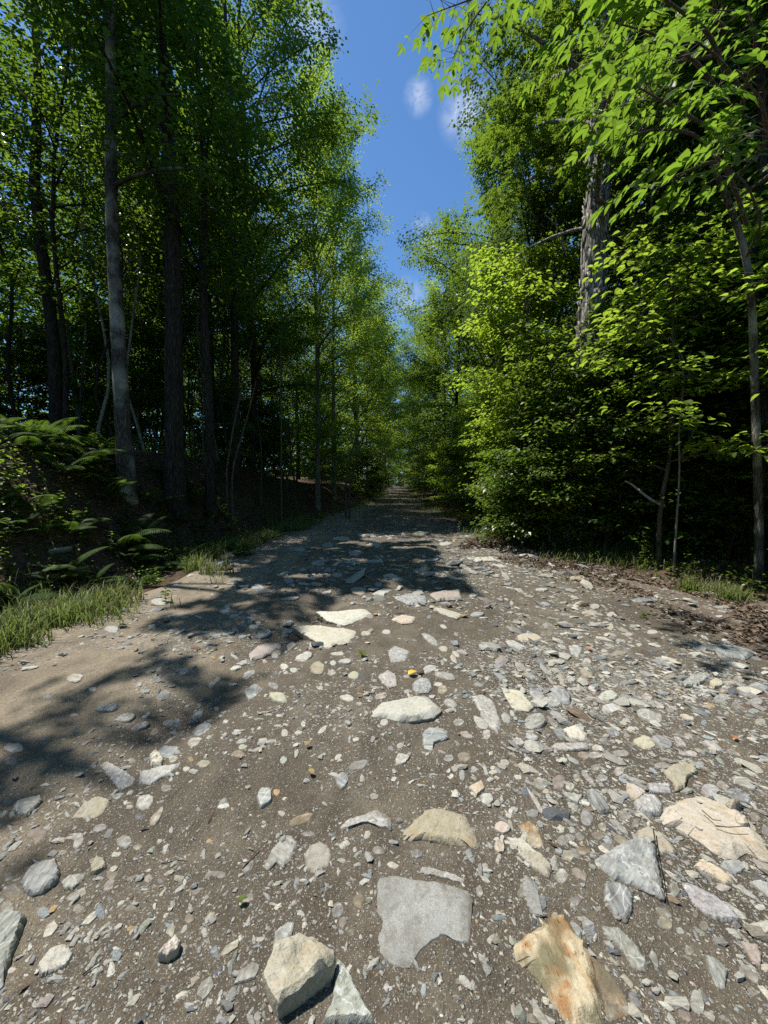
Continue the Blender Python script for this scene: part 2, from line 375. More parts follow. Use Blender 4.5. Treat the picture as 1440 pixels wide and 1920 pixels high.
# ------------------------------------------------------------------ stones
CROP = {0: (0, 0, 1), 1: (0, 1560, 1/3), 2: (480, 1560, 1/3), 3: (960, 1560, 1/3), 4: (0, 1240, 1/3), 5: (480, 1240, 1/3), 6: (960, 1240, 1/3), 7: (400, 960, 1/3), 8: (880, 960, .3889)}
TINT = {'g': (.275, .27, .255), 'b': (.235, .255, .26), 'd': (.105, .115, .125), 'w': (.45, .437, .39), 'p': (.37, .36, .32), 'c': (.42, .39, .32), 't': (.31, .28, .225),
        'o': (.33, .235, .125), 'n': (.23, .24, .20), 'k': (.30, .265, .24), 'r': (.15, .11, .08), 's': (.215, .213, .205), 'm': (.38, .36, .305)}
CWORD = {'g': 'grey', 'b': 'blue-grey', 'd': 'dark slate', 'w': 'white', 'p': 'pale grey', 'c': 'cream', 't': 'tan', 'o': 'rusty orange', 'n': 'greenish grey', 'k': 'pinkish', 'r': 'brown', 's': 'grey', 'm': 'chalky'}
FIG = {'g': 'schist', 'b': 'schist', 'd': 'schist', 'w': 'quartz', 'p': 'schist', 'c': 'quartz', 't': 'quartz', 'o': 'rusty', 'n': 'schist', 'k': 'quartz', 'r': 'rusty', 's': 'granite', 'm': 'quartz'}
STONES = []           # (object, colour letter, size, aspect, pixel centre)
ANCHORS = []          # (pixel centre, short name)
srng = np.random.default_rng(3)

def resample(P, n):
    P = np.vstack([P, P[:1]]); seg = np.linalg.norm(np.diff(P, axis=0), axis=1); cum = np.concatenate([[0], np.cumsum(seg)])
    q = np.linspace(0, cum[-1], n, endpoint=False); return np.stack([np.interp(q, cum, P[:, 0]), np.interp(q, cum, P[:, 1])], 1)

def stone_mesh(P, h, n=28, rings=5, tilt=None, steep=.10, rough=1.0, under=0.0):
    """P outline (k,2) about the origin, h height above the soil"""
    Q = resample(P, n); size = sqrt(max(1e-6, abs(np.dot(P[:, 0], np.roll(P[:, 1], 1))-np.dot(P[:, 1], np.roll(P[:, 0], 1)))/2))
    Q = Q + srng.normal(0, .012*size*rough, Q.shape)
    tilt = srng.normal(0, .16, 2) if tilt is None else np.asarray(tilt)
    V = []; sd = srng.integers(1, 200)
    def z_top(X):
        s1 = vnoise(X[:, 0], X[:, 1], size*.35, sd); s2 = vnoise(X[:, 0], X[:, 1], size*.13, sd+5); st = np.floor(4*(vnoise(X[:, 0]*.5+X[:, 1]*.2, X[:, 1]*.6-X[:, 0]*.25, size*.22, sd+9)+.5))/4
        return h*(.82+.30*s1+.13*s2+.16*st*rough) + (X@tilt)*h/size
    V.append(np.c_[Q*(.90 if under else 1.03), np.full(n, -.035)])
    e = np.maximum(.12*h, z_top(Q)*(.62 if under else .30))[:, None]
    V.append(np.c_[Q*(1.0+.01), e])
    ins = 1-steep*(1+.5*srng.random(n))[:, None]
    V.append(np.c_[Q*ins, np.maximum(z_top(Q*ins)*.86, .3*h)[:, None]])
    for s_ in np.linspace(.8, 0, rings+1)[1:-1] if rings > 1 else []:
        X = Q*(s_+.05*srng.normal(size=(n, 1))*rough*.6); V.append(np.c_[X, z_top(X)])
    m_ = len(V); V = np.vstack(V+[np.array([[0, 0, float(z_top(np.zeros((1, 2)))[0])]])])
    k = np.arange(n); k2 = (k+1) % n; F4 = []
    for r in range(m_-1): F4.append(np.stack([r*n+k, r*n+k2, (r+1)*n+k2, (r+1)*n+k], -1))
    F3 = np.stack([(m_-1)*n+k, (m_-1)*n+k2, np.full(n, m_*n)], -1)
    return V, F3, np.vstack(F4)

def add_stone(Pw, col, h=None, label=None, anchor=None, fig=None, big=False, **kw):
    """Pw outline in world ground coordinates (k,3)"""
    c = Pw[:, :2].mean(0); P = Pw[:, :2]-c
    ar = 0.5*np.sum(P[:, 0]*np.roll(P[:, 1], -1)-np.roll(P[:, 0], -1)*P[:, 1])
    if ar < 0: P = P[::-1]; ar = -ar
    ext = np.linalg.eigvalsh(np.cov(P.T)+1e-9*np.eye(2))**.5*3.2; size = sqrt(ar)
    if h is None: h = float(np.clip(ext[0]*srng.uniform(.16, .32), .006, .05))
    if not kw.get('under'): h *= .62
    V, F3, F4 = stone_mesh(P, h, *((72, 13) if big else (26, 4) if size > .05 else (16, 2)), **kw)
    me = mesh('stone', V, [F3, F4], True, R(32))
    o = obj('stone', me, M[fig or FIG[col]], None, (c[0], c[1], surf(c[0], c[1])-.004))
    tc_ = np.array(TINT[col])*srng.uniform(.85, 1.15)*(1+srng.normal(0, .03, 3)); o.color = (*np.clip(tc_, 0, .8), 1)
    px = np.array(proj((c[0], c[1], 0)))
    if label: tag(o, label, 'stone')
    STONES.append([o, col, size, ext[1]/max(ext[0], 1e-4), px, h])
    if anchor: ANCHORS.append((px, anchor))
    return o
def poly(crop, pts, col, **kw):
    ox, oy, k = CROP[crop]
    return add_stone(np.array([on_ground(ox+a*k, oy+b*k) for a, b in pts]), col, **kw)
def ell(crop, cx, cy, w, hh, ang, col, **kw):
    """ellipse in a crop; ang degrees counter-clockwise on screen"""
    n = 11; a0 = srng.random()*6; pts = []
    for i in range(n):
        a = a0+i*2*pi/n; r = srng.uniform(.84, 1.12); x, y = w/2*cos(a)*r, hh/2*sin(a)*r; g = R(-ang)
        pts.append((cx+x*cos(g)-y*sin(g), cy+x*sin(g)+y*cos(g)))
    return poly(crop, pts, col, **kw)

B = dict(big=True)
poly(2, [(690,265),(770,250),(900,285),(1040,310),(1190,350),(1215,400),(1195,630),(1150,630),(1095,600),(1055,580),(990,620),(910,690),(870,770),(780,770),(690,700),(665,590),(675,350)], 's', h=.022, fig='granite', rough=.35, steep=.05, tilt=(0,0),
     label='large squarish speckled grey slab with one corner missing, set flat in the road', anchor='the big squarish grey slab', **B)
poly(2, [(35,890),(70,820),(110,740),(240,680),(330,690),(450,775),(445,830),(380,890),(250,985),(130,1070),(90,1030)], 'c', h=.085, steep=.03, under=1, tilt=(-.1,.25), rough=.7,
     label='blocky cream boulder casting a dark shadow at the lower edge of the photo', anchor='the blocky cream boulder', **B)
poly(2, [(245,650),(290,635),(330,660),(330,690),(270,680)], 'w', label='small white chip touching the far side of the blocky cream boulder')
poly(2, [(105,560),(180,505),(222,515),(200,620),(155,690),(120,720),(90,650)], 'b', h=.02, label='leaf-shaped blue-grey slate pointing out from behind the cream boulder', anchor='the leaf-shaped slate', **B)
poly(2, [(455,715),(520,780),(560,880),(620,1000),(670,1090),(370,1090),(430,960),(445,800)], 'n', h=.045, label='tall triangular greenish grey rock right of the blocky cream boulder', anchor='the triangular greenish rock', **B)
poly(2, [(270,130),(300,70),(360,50),(410,70),(428,130),(410,190),(330,235),(280,220)], 'm', h=.02, fig='granite', label='rounded speckled pale stone, egg shaped, beyond the cream boulder', anchor='the egg-shaped speckled stone', **B)
poly(2, [(90,90),(160,10),(215,5),(240,50),(200,150),(150,210),(120,180),(70,220),(40,200)], 'g', h=.018, label='half buried grey slate with a ragged pale end left of the egg-shaped stone', anchor='the ragged grey slate', **B)
poly(5, [(800,1000),(870,920),(960,840),(1040,830),(1180,870),(1210,930),(1260,1050),(1080,1035),(950,1010),(850,1010)], 't', h=.05, steep=.12, label='wide tan rock with wavy bands just beyond the squarish grey slab', anchor='the banded tan rock', **B)
poly(2, [(860,180),(960,195),(1080,225),(1200,265),(1190,300),(1060,265),(940,235),(870,220)], 'p', h=.02, label='long thin pale stone lying like a bar between tan rock and grey slab', anchor='the thin pale bar of stone', **B)
poly(3, [(0,640),(130,560),(240,465),(300,480),(350,570),(430,650),(470,820),(500,950),(520,1090),(310,1090),(250,1000),(150,830),(20,720)], 'o', h=.07, steep=.14, fig='rusty', tilt=(.1,.2), label='big jagged rock stained orange and yellow at the lower right', anchor='the orange stained rock', **B)
poly(3, [(440,690),(560,800),(640,920),(680,1040),(540,1080),(500,900)], 'r', h=.012, fig='rusty', label='low brown mossy rock lying against the orange stained rock', **B)
poly(3, [(20,125),(100,100),(165,130),(225,200),(210,265),(130,220)], 't', h=.03, label='smooth tan oblong stone between the banded tan rock and the rust-spotted slab', anchor='the tan oblong stone', **B)
poly(3, [(460,165),(570,110),(700,60),(800,80),(815,200),(860,400),(740,340),(650,290),(570,270),(510,215)], 'b', h=.045, label='angular blue-grey rock with a rust spot and a twig on its corner', anchor='the rust-spotted blue rock', **B)
poly(3, [(515,290),(570,275),(640,300),(690,350),(670,470),(640,520),(570,470),(515,390)], 'd', h=.03, label='dark slate crossed by a thin white vein, below the rust-spotted rock', anchor='the white-veined dark slate', **B)
poly(3, [(930,270),(980,280),(1130,370),(1240,450),(1285,520),(1200,510),(1100,480),(1010,400)], 'g', h=.035, label='long pointed light grey slab right of the rust-spotted blue-grey rock', anchor='the long pointed grey slab', **B)
poly(3, [(500,530),(600,535),(700,640),(760,740),(755,790),(680,780),(630,690),(520,590)], 'n', h=.022, label='curved greenish grey stone to the right of the orange stained rock', anchor='the curved greenish stone', **B)
poly(3, [(1085,690),(1150,720),(1215,790),(1200,895),(1150,880),(1100,780)], 'n', h=.028, label='greenish grey kite-shaped slab tilted up near the right lower corner', anchor='the kite-shaped slab', **B)
ell(3, 1040, 970, 95, 165, 5, 'n', h=.018, label='oval greenish stone below the kite-shaped slab')
ell(3, 795, 730, 65, 130, 0, 'b', label='small upright blue-grey oval beside the curved greenish stone')
poly(0, [(1238,1530),(1260,1513),(1297,1497),(1313,1493),(1360,1507),(1390,1520),(1417,1550),(1445,1600),(1440,1620),(1400,1600),(1380,1615),(1350,1608),(1310,1578),(1270,1555),(1243,1545)], 'c', h=.075, steep=.16, fig='quartz', label='largest cream and yellow streaked boulder, at the right edge of the photo', anchor='the cream streaked boulder', **B)
poly(0, [(1193,1560),(1213,1552),(1247,1573),(1268,1600),(1265,1607),(1230,1600),(1200,1585)], 't', h=.03, label='tan rounded block left of the cream streaked boulder', anchor='the tan block', **B)
poly(3, [(1020,200),(1060,150),(1120,180),(1200,240),(1250,290),(1210,310),(1120,260)], 'c', h=.035, label='cream stone with straight ribs like wood grain, below the streaked boulder', anchor='the ribbed cream stone', **B)
ell(3, 1240, 195, 150, 85, -15, 'b', label='blue-grey stone between the ribbed cream stone and the streaked boulder')
poly(3, [(1330,280),(1400,280),(1450,300),(1460,390),(1380,330)], 'g', h=.03, label='grey wedge of stone cut by the right edge below the streaked boulder', **B)
poly(3, [(1280,620),(1380,640),(1405,700),(1400,775),(1340,730)], 'k', h=.025, label='banded pinkish grey stone near the right edge beyond the kite-shaped slab', **B)
ell(3, 1335, 805, 150, 90, -35, 'g'); ell(3, 1430, 810, 70, 90, 0, 'n'); ell(3, 1350, 905, 80, 60, -30, 'p'); ell(3, 1330, 950, 60, 80, 20, 'p'); ell(3, 1245, 870, 50, 90, 10, 'g')
poly(6, [(680,800),(740,755),(810,765),(850,820),(840,870),(780,880),(710,850)], 'g', h=.045, label='round grey cobble with a rusty foot left of the streaked boulder', anchor='the round grey cobble', **B)
poly(6, [(760,690),(890,690),(900,750),(770,745)], 'g', h=.03, label='oblong grey stone with white streaks between round cobble and tan lump', **B)
poly(6, [(640,690),(680,700),(760,745),(700,790),(640,760)], 'c', h=.03, label='cream stone with a knobbed end left of the round grey cobble')
poly(6, [(850,630),(900,590),(970,575),(1040,590),(1050,630),(990,660),(970,720),(920,740),(900,690)], 't', h=.05, label='lumpy tan rock just beyond the cream streaked boulder', anchor='the lumpy tan rock', **B)
poly(6, [(1190,730),(1270,725),(1340,760),(1355,810),(1280,800),(1210,775)], 'd', h=.035, label='dark rounded stone beyond the right end of the streaked boulder', anchor='the dark rounded stone', **B)
ell(6, 1115, 730, 110, 90, 10, 'g'); ell(6, 1190, 690, 80, 60, -20, 'p'); ell(6, 1375, 865, 80, 70, -20, 'g'); ell(6, 1430, 940, 60, 90, 0, 'b'); ell(6, 1290, 930, 100, 70, -30, 'c', h=.09); ell(6, 1240, 840, 90, 45, 15, 't', h=.085)
poly(6, [(415,725),(460,720),(520,780),(555,850),(500,865),(430,790)], 'd', h=.03, label='dark blue slate lying aslant left of the cream knobbed stone', anchor='the slanting dark slate', **B)
ell(6, 420, 885, 75, 100, 15, 'b', label='blue-grey slate with a point, below the slanting dark slate')
poly(6, [(75,710),(110,740),(150,790),(185,865),(150,850),(100,760)], 'p', h=.018, label='long thin pale splinter of stone right of the banded tan rock')
poly(0, [(970,1550),(993,1541),(1010,1553),(1022,1593),(997,1593)], 'r', h=.02, label='brown mottled stone right of the banded tan rock', anchor='the brown mottled stone', **B)
poly(6, [(285,730),(400,760),(370,805),(320,780)], 'p', label='pale pointed stone left of the slanting dark slate')
poly(6, [(285,385),(360,375),(425,420),(410,450),(330,440)], 'w', h=.035, label='rounded white stone standing out in the grey rubble right of centre', anchor='the rounded white stone', **B)
poly(6, [(190,480),(250,455),(430,470),(430,505),(300,510)], 'p', h=.03, label='long pale grey layered stone in front of the rounded white stone', anchor='the long layered stone', **B)
ell(6, 125, 345, 135, 85, 0, 'n', h=.035); ell(6, 270, 410, 90, 45, -40, 'd'); ell(6, 110, 430, 80, 45, -20, 'g'); ell(6, 380, 375, 60, 30, -20, 'b'); ell(6, 235, 355, 55, 50, 0, 'p'); ell(6, 35, 455, 75, 45, -20, 'p')
poly(5, [(1200,190),(1270,180),(1340,230),(1380,350),(1360,410),(1280,340),(1250,270)], 'g', h=.035, label='upright wedge of grey slate right of the big white stone', anchor='the grey slate wedge', **B)
poly(5, [(640,310),(690,255),(830,225),(900,205),(970,215),(1045,290),(1000,335),(880,350),(800,345),(740,325)], 'w', h=.07, steep=.12, rough=.5, label='big smooth white stone in the middle of the road', anchor='the big white stone', **B)
poly(5, [(935,400),(970,365),(1060,375),(1090,440),(1000,465),(990,510),(940,500)], 'b', h=.03, label='purplish grey stone below the right end of the big white stone', anchor='the purplish grey stone', **B)
poly(0, [(937,1287),(962,1296),(980,1303),(1001,1330),(990,1336),(960,1330),(945,1305)], 'c', h=.035, label='pointed tan and cream stone beyond the grey slate wedge', anchor='the pointed tan stone', **B)
poly(5, [(685,90),(740,55),(790,80),(795,140),(740,155),(710,130)], 'p', h=.03, label='upright pale grey stone beyond the big white stone, left of the yellow leaf', anchor='the pale stone by the yellow leaf', **B)
ell(5, 935, 140, 115, 95, 0, 'b', h=.03, label='blue-grey stone with a pale vein just right of the yellow leaf', anchor='the veined blue stone')
ell(5, 975, 45, 95, 45, 15, 'p'); ell(5, 1065, 85, 130, 45, -12, 'n'); ell(5, 512, 210, 90, 45, -5, 'w', h=.022, label='small oval white stone left of the big white stone', anchor='the oval white stone')
ell(5, 130, 208, 110, 50, -8, 'm', label='cream white stone further left of the oval white stone')
ell(5, 347, 40, 85, 85, 20, 't', h=.025); ell(5, 485, 670, 75, 105, -10, 'b', h=.018, label='blue-grey oval stone alone in bare soil left of centre', anchor='the lone blue oval'); ell(5, 573, 585, 130, 55, 18, 's'); poly(5, [(780,560),(800,515),(870,540),(840,580),(790,590)], 'p')
poly(5, [(1190,710),(1270,670),(1290,720),(1240,765)], 'm', h=.03); ell(5, 1298, 780, 78, 80, 0, 'p', h=.025)
ell(5, 47, 775, 85, 120, -15, 'g', h=.045, label='egg-shaped grey stone standing clear of bare soil left of centre', anchor='the standing grey egg stone')
poly(5, [(470,940),(510,895),(600,870),(680,835),(760,885),(750,940),(700,940),(640,910),(570,920),(500,950)], 'p', h=.025, label='ragged pale stone shaped like a bone left of the banded tan rock', anchor='the ragged pale stone', **B)
ell(5, 255, 890, 150, 60, 28, 'o', h=.012, label='rust coloured sliver left of the ragged pale stone', anchor='the rust sliver'); ell(5, 1170, 540, 85, 60, 0, 't', h=.012); ell(5, 1385, 945, 105, 60, -10, 'c', h=.03); ell(5, 1368, 1050, 68, 85, 15, 'c', h=.03)
for a in [(160,405,45,50,0,'p'),(270,350,35,40,0,'w'),(240,400,55,28,15,'p'),(370,390,80,28,40,'p'),(40,445,60,30,0,'p'),(700,200,70,38,0,'m'),(720,345,50,40,0,'w'),(1095,240,95,50,-20,'g'),(1140,345,70,50,0,'n'),(1180,415,85,45,-25,'m'),(1298,415,55,60,0,'p'),
          (810,475,45,35,0,'k'),(762,482,45,45,0,'b'),(1110,600,55,50,0,'k'),(1090,645,50,38,0,'c'),(1158,640,40,70,0,'g'),(1085,548,60,45,0,'g'),(1225,612,70,35,0,'g'),(665,760,55,45,0,'k'),(845,885,75,28,-5,'p'),(665,80,0,0,0,''),(115,730,45,60,0,'o'),(165,775,60,38,0,'c'),(145,850,50,50,30,'k'),(335,905,40,28,0,'p'),
          (435,975,45,45,0,'d'),(290,970,100,40,0,'g'),(65,985,40,70,0,'p'),(105,140,75,38,-10,'b'),(425,65,50,45,0,'p'),(550,85,70,40,0,'m'),(165,35,55,28,0,'w'),(20,170,50,45,20,'b'),(460,540,55,30,35,'p'),(155,555,45,55,0,'p'),(1400,570,60,40,-20,'p'),(850,170,40,30,0,'k'),(1050,160,60,60,0,'c'),(1025,130,50,25,0,'w')]:
    if a[5]: ell(5, *a)
for a in [(560,100,32,38,0,'p'),(685,105,75,50,-5,'g'),(678,65,48,22,0,'d'),(900,125,75,55,-8,'d'),(1370,95,0,0,0,''),(820,238,38,45,0,'g'),(695,225,40,28,0,'c'),(1215,150,28,60,5,'g'),(1265,330,60,85,0,'p'),(1285,195,50,45,0,'g'),(1318,380,32,42,20,'c'),(1300,245,45,50,0,'g'),
          (695,750,70,58,0,'d'),(740,868,72,58,-8,'p'),(878,865,50,85,-30,'p'),(668,960,75,65,0,'d'),(1130,995,80,50,0,'b'),(1140,820,60,85,0,'g'),(1215,812,35,45,0,'g'),(985,785,40,55,-30,'p'),(460,440,75,100,0,'d'),(580,385,70,105,0,'o'),(490,510,50,80,-10,'k'),(555,565,75,60,0,'n'),(448,570,38,48,0,'p'),(85,412,36,36,0,'b'),(52,378,36,30,0,'p'),
          (650,715,45,60,15,'n'),(620,790,50,60,0,'n'),(1320,745,28,80,0,'b'),(1410,800,30,45,0,'o'),(1120,650,35,45,0,'c'),(615,945,30,45,-20,'o'),(785,235,36,30,0,'c')]:
    if a[5]: ell(2, *a)
poly(7, [(575,600),(650,590),(850,545),(900,570),(840,600),(740,645),(640,630)], 'w', h=.05, label='long white slab, the farther of two side by side in the road', anchor='the farther white slab', **B)
poly(7, [(450,690),(560,665),(690,655),(815,670),(770,740),(640,770),(560,730)], 'w', h=.06, label='flat white slab, the nearer of two side by side in the road', anchor='the nearer white slab', **B)
poly(7, [(185,800),(240,745),(330,725),(385,745),(380,775),(280,825),(210,840)], 'm', h=.05, label='rounded pale stone at the shadow edge left of the white slabs', anchor='the pale stone at the shadow edge', **B)
ell(7, 280, 690, 100, 55, 8, 'g', h=.04); poly(7, [(1000,610),(1060,580),(1140,595),(1120,630),(1060,635)], 'c', h=.04, label='cream stone right of the farther white slab', anchor='the cream stone by the white slabs', **B)
poly(7, [(1015,480),(1100,460),(1200,480),(1195,520),(1100,530)], 'b', h=.06, label='broad blue-grey rock at the edge of the shade in mid road', anchor='the broad blue rock', **B)
poly(7, [(1215,465),(1300,450),(1390,450),(1400,500),(1260,505)], 'm', h=.08, label='pale ledge of rock beside the puddled hollow right of the blue rock', anchor='the pale ledge', **B)
poly(7, [(1230,540),(1300,550),(1400,580),(1370,610),(1290,580)], 'w', h=.04, label='narrow white bone-like stone below the pale ledge', anchor='the bone-like stone', **B)
poly(7, [(980,790),(1020,755),(1110,790),(1080,840),(1000,850)], 'g', h=.035, label='grey three-cornered stone beyond the pale stone by the yellow leaf', **B)
ell(7, 1222, 722, 115, 40, -30, 'g'); poly(7, [(890,470),(960,425),(1010,440),(960,475)], 'p', h=.045); ell(7, 818, 445, 105, 50, 10, 't', h=.04); ell(7, 1030, 378, 85, 22, -10, 'p', h=.04); ell(7, 1150, 460, 70, 35, 0, 'g', h=.05)
for a in [(420,675,75,32,5,'b'),(255,625,35,35,0,'w'),(228,650,60,28,-5,'p'),(165,640,60,25,0,'k'),(515,820,110,40,20,'p'),(355,800,60,40,20,'w'),(400,875,55,28,0,'w'),(455,890,50,28,0,'w'),(740,845,75,32,0,'p'),(672,850,40,30,0,'p'),(855,685,60,28,0,'c'),(975,675,50,28,0,'p'),(1295,770,55,32,-15,'m'),(1365,800,50,25,-35,'m'),(1290,640,50,25,-35,'p'),
          (590,290,85,22,0,'g'),(800,230,80,30,5,'g'),(250,430,70,42,0,'b'),(60,560,70,30,0,'g'),(425,385,60,30,0,'b'),(640,455,60,22,8,'w'),(930,410,50,25,0,'g'),(700,355,60,25,0,'g'),(640,190,70,25,0,'g'),(905,180,70,22,0,'w'),(430,490,110,20,3,'p'),(160,700,50,20,0,'w'),(130,875,60,28,0,'p'),(160,850,70,35,0,'p'),(345,980,80,30,-15,'b'),(230,1010,90,45,35,'b'),(600,990,40,22,0,'p'),(440,760,65,35,30,'m'),(700,800,80,18,0,'p'),(560,750,45,22,0,'p')]:
    ell(7, *a)
poly(8, [(160,610),(210,620),(280,660),(240,670),(190,645)], 'p', h=.03, label='flat pale flake leaning on an arched cream stone right of mid road', **B)
ell(8, 290, 612, 130, 45, -5, 'c', h=.05, label='arched cream stone in rubble right of mid road', anchor='the arched cream stone'); poly(8, [(475,645),(550,650),(530,710),(490,690)], 'g', h=.035, label='three-cornered grey slab right of the arched cream stone', anchor='the three-cornered grey slab', **B)
poly(8, [(275,840),(330,855),(370,900),(330,905)], 'd', h=.03, label='dark slate shard right of the pointed tan stone'); ell(8, 430, 890, 150, 62, -25, 'b', h=.045, label='long blue-grey rock with white edges right of the dark slate shard', anchor='the white-edged blue rock')
poly(8, [(1140,650),(1280,650),(1390,685),(1330,715),(1260,705),(1190,675)], 'b', h=.05, label='wide flat slate slab among leaf litter at the right edge of the road', anchor='the wide slate slab in the litter', **B)
poly(8, [(1030,830),(1070,790),(1150,775),(1170,795),(1110,840),(1040,850)], 'g', h=.045, label='smooth grey boulder near the right edge, below the wide slate slab', anchor='the smooth grey boulder', **B)
ell(8, 1190, 832, 65, 50, 0, 'm', h=.04, label='cream round stone touching the smooth grey boulder at the right')
for a in [(1390,845,110,45,-5,'b'),(690,495,60,28,0,'p'),(680,553,36,42,0,'w'),(583,490,85,24,3,'m'),(605,458,55,28,0,'g'),(520,448,42,28,30,'p'),(598,297,45,42,0,'g'),(520,320,85,26,0,'t'),(475,260,40,24,0,'w'),(455,235,40,24,0,'w'),(790,378,34,22,0,'m'),
          (100,227,90,24,5,'w'),(850,428,140,24,3,'d'),(930,710,70,24,-5,'p'),(980,750,45,14,0,'w'),(140,740,45,26,0,'b'),(290,790,70,26,-20,'b'),(350,378,62,18,0,'p'),(20,400,50,25,0,'w'),(568,722,48,34,-20,'p'),(563,780,72,38,-30,'t'),(600,850,55,32,0,'w'),(520,856,68,24,-5,'t'),(490,805,50,32,-20,'p'),(665,885,110,60,20,'p'),(855,895,50,50,0,'p'),(40,497,70,22,0,'b'),
          (885,580,60,18,0,'p'),(960,905,0,0,0,''),(1210,905,70,40,10,'b'),(1115,875,70,20,0,'b'),(1265,855,45,14,0,'p'),(770,592,45,18,0,'p'),(820,640,26,18,0,'m'),(505,285,45,24,-20,'w'),(660,318,42,26,0,'p'),(1300,810,60,50,0,'g'),(1390,625,50,30,-20,'g')]:
    if a[5]: ell(8, *a)
poly(1, [(115,280),(170,200),(260,170),(320,175),(340,230),(320,300),(230,360),(180,365),(130,340)], 'b', h=.045, fig='schist', label='large rounded blue-grey stone near the left edge', anchor='the large blue stone on the left', **B)
poly(1, [(335,290),(390,250),(480,235),(480,265),(410,330),(360,330)], 'n', h=.025, label='greenish grey stone just right of the large rounded blue-grey stone', **B)
poly(1, [(505,190),(540,145),(590,155),(600,205),(540,245),(510,240)], 't', h=.035, label='five-sided tan stone right of the large blue-grey stone', anchor='the five-sided tan stone', **B)
poly(1, [(355,385),(400,345),(480,310),(495,345),(420,395)], 'p', h=.014, label='pale sliver with a jagged edge below the five-sided tan stone'); poly(4, [(350,995),(390,965),(470,950),(475,1010),(430,1060),(410,1050),(420,1010)], 'p', h=.012, label='ragged pale flake beyond the large blue-grey stone on the left', anchor='the ragged pale flake')
poly(1, [(-90,500),(0,470),(90,455),(150,490),(120,580),(60,740),(10,880),(-60,930)], 'n', h=.06, steep=.14, label='long greenish rock cut off by the left edge of the photo', anchor='the long greenish rock on the left', **B)
poly(1, [(205,770),(290,670),(370,640),(415,690),(380,760),(300,795),(230,825)], 'w', h=.035, label='lumpy white stone with a yellow foot at the lower left', anchor='the lumpy white stone', **B)
poly(1, [(235,610),(260,530),(310,505),(335,535),(290,590)], 'w', h=.02, label='teardrop white stone beyond the lumpy white stone'); poly(1, [(440,540),(490,480),(560,435),(575,455),(500,525)], 'p', h=.018, label='long pale splinter right of the teardrop white stone', anchor='the long pale splinter')
poly(1, [(885,730),(960,650),(990,615),(1020,650),(1000,700),(940,740)], 'w', h=.04, steep=.05, under=1, label='white half-moon stone casting a shadow, left of the cream boulder', anchor='the white half-moon stone', **B)
poly(1, [(925,570),(965,490),(990,540),(970,600)], 'w'); poly(1, [(1100,910),(1130,850),(1190,805),(1210,870),(1140,960)], 'n', h=.016); poly(1, [(1220,710),(1270,640),(1350,600),(1345,650),(1280,690)], 'm', h=.016); poly(1, [(1310,870),(1350,780),(1430,730),(1470,750),(1440,830)], 'n', h=.02)
for a in [(335,120,100,34,12,'p'),(1075,697,38,90,0,'b'),(1140,718,60,72,35,'t'),(1203,245,140,60,8,'g'),(1118,337,115,46,5,'p'),(1045,320,46,34,0,'p'),(1312,200,30,52,15,'p'),(512,650,90,42,42,'t'),(530,690,80,55,40,'b'),(1398,190,105,58,48,'p'),(1410,295,62,50,0,'g'),(1395,370,90,48,35,'g'),(50,252,100,72,0,'b'),(62,332,112,85,20,'d'),(40,430,92,92,20,'n'),(14,292,42,44,0,'w'),(8,992,42,62,0,'o'),
          (610,305,52,105,-38,'p'),(632,240,72,58,30,'t'),(700,55,105,85,30,'g'),(775,75,70,55,40,'c'),(1225,562,44,44,0,'c'),(1222,757,34,48,-15,'t'),(1290,745,26,48,0,'p'),(1272,972,56,48,0,'b'),(1058,890,44,80,0,'n'),(1060,970,36,70,0,'n'),(1160,1035,50,55,30,'m'),(1245,1050,44,70,10,'w'),(738,440,60,85,-35,'g'),(760,600,40,24,45,'p'),(1065,485,56,70,-20,'t'),(835,262,50,60,-30,'k'),(540,300,40,36,0,'o'),(1178,60,46,50,0,'o'),(130,830,35,45,0,'t'),(655,125,70,36,20,'p')]:
    ell(1, *a)
poly(4, [(60,850),(90,790),(230,760),(240,790),(150,880)], 'n', h=.03, label='greenish stone half in leaf shadow at the left edge', anchor='the shaded stone at the left', **B)
poly(0, [(37,1593),(50,1560),(77,1550),(90,1563),(67,1587)], 'k', h=.008, label='flat pinkish stone level with the soil at the left', **B)
poly(4, [(390,900),(470,810),(560,770),(625,785),(590,850),(540,890),(450,890)], 't', h=.03, label='broad tan stone with a smooth top left of the bare soil', anchor='the broad tan stone', **B)
poly(4, [(555,590),(600,570),(680,610),(770,660),(750,710),(680,730),(620,670)], 'g', h=.03, label='smooth grey slab half in leaf shadow left of the white cobble', anchor='the half-shaded grey slab', **B)
poly(4, [(780,690),(790,640),(930,600),(1020,575),(960,640),(840,700)], 'p', h=.035, label='long pale layered slab under the white cobble on the left', anchor='the pale layered slab', **B)
poly(4, [(840,560),(880,530),(920,560),(910,600),(850,600)], 'w', h=.07, label='small white cobble perched on the pale layered slab', **B)
poly(4, [(850,540),(920,490),(1020,480),(960,550)], 'b', h=.03, label='blue-grey slate leaning behind the small white cobble')
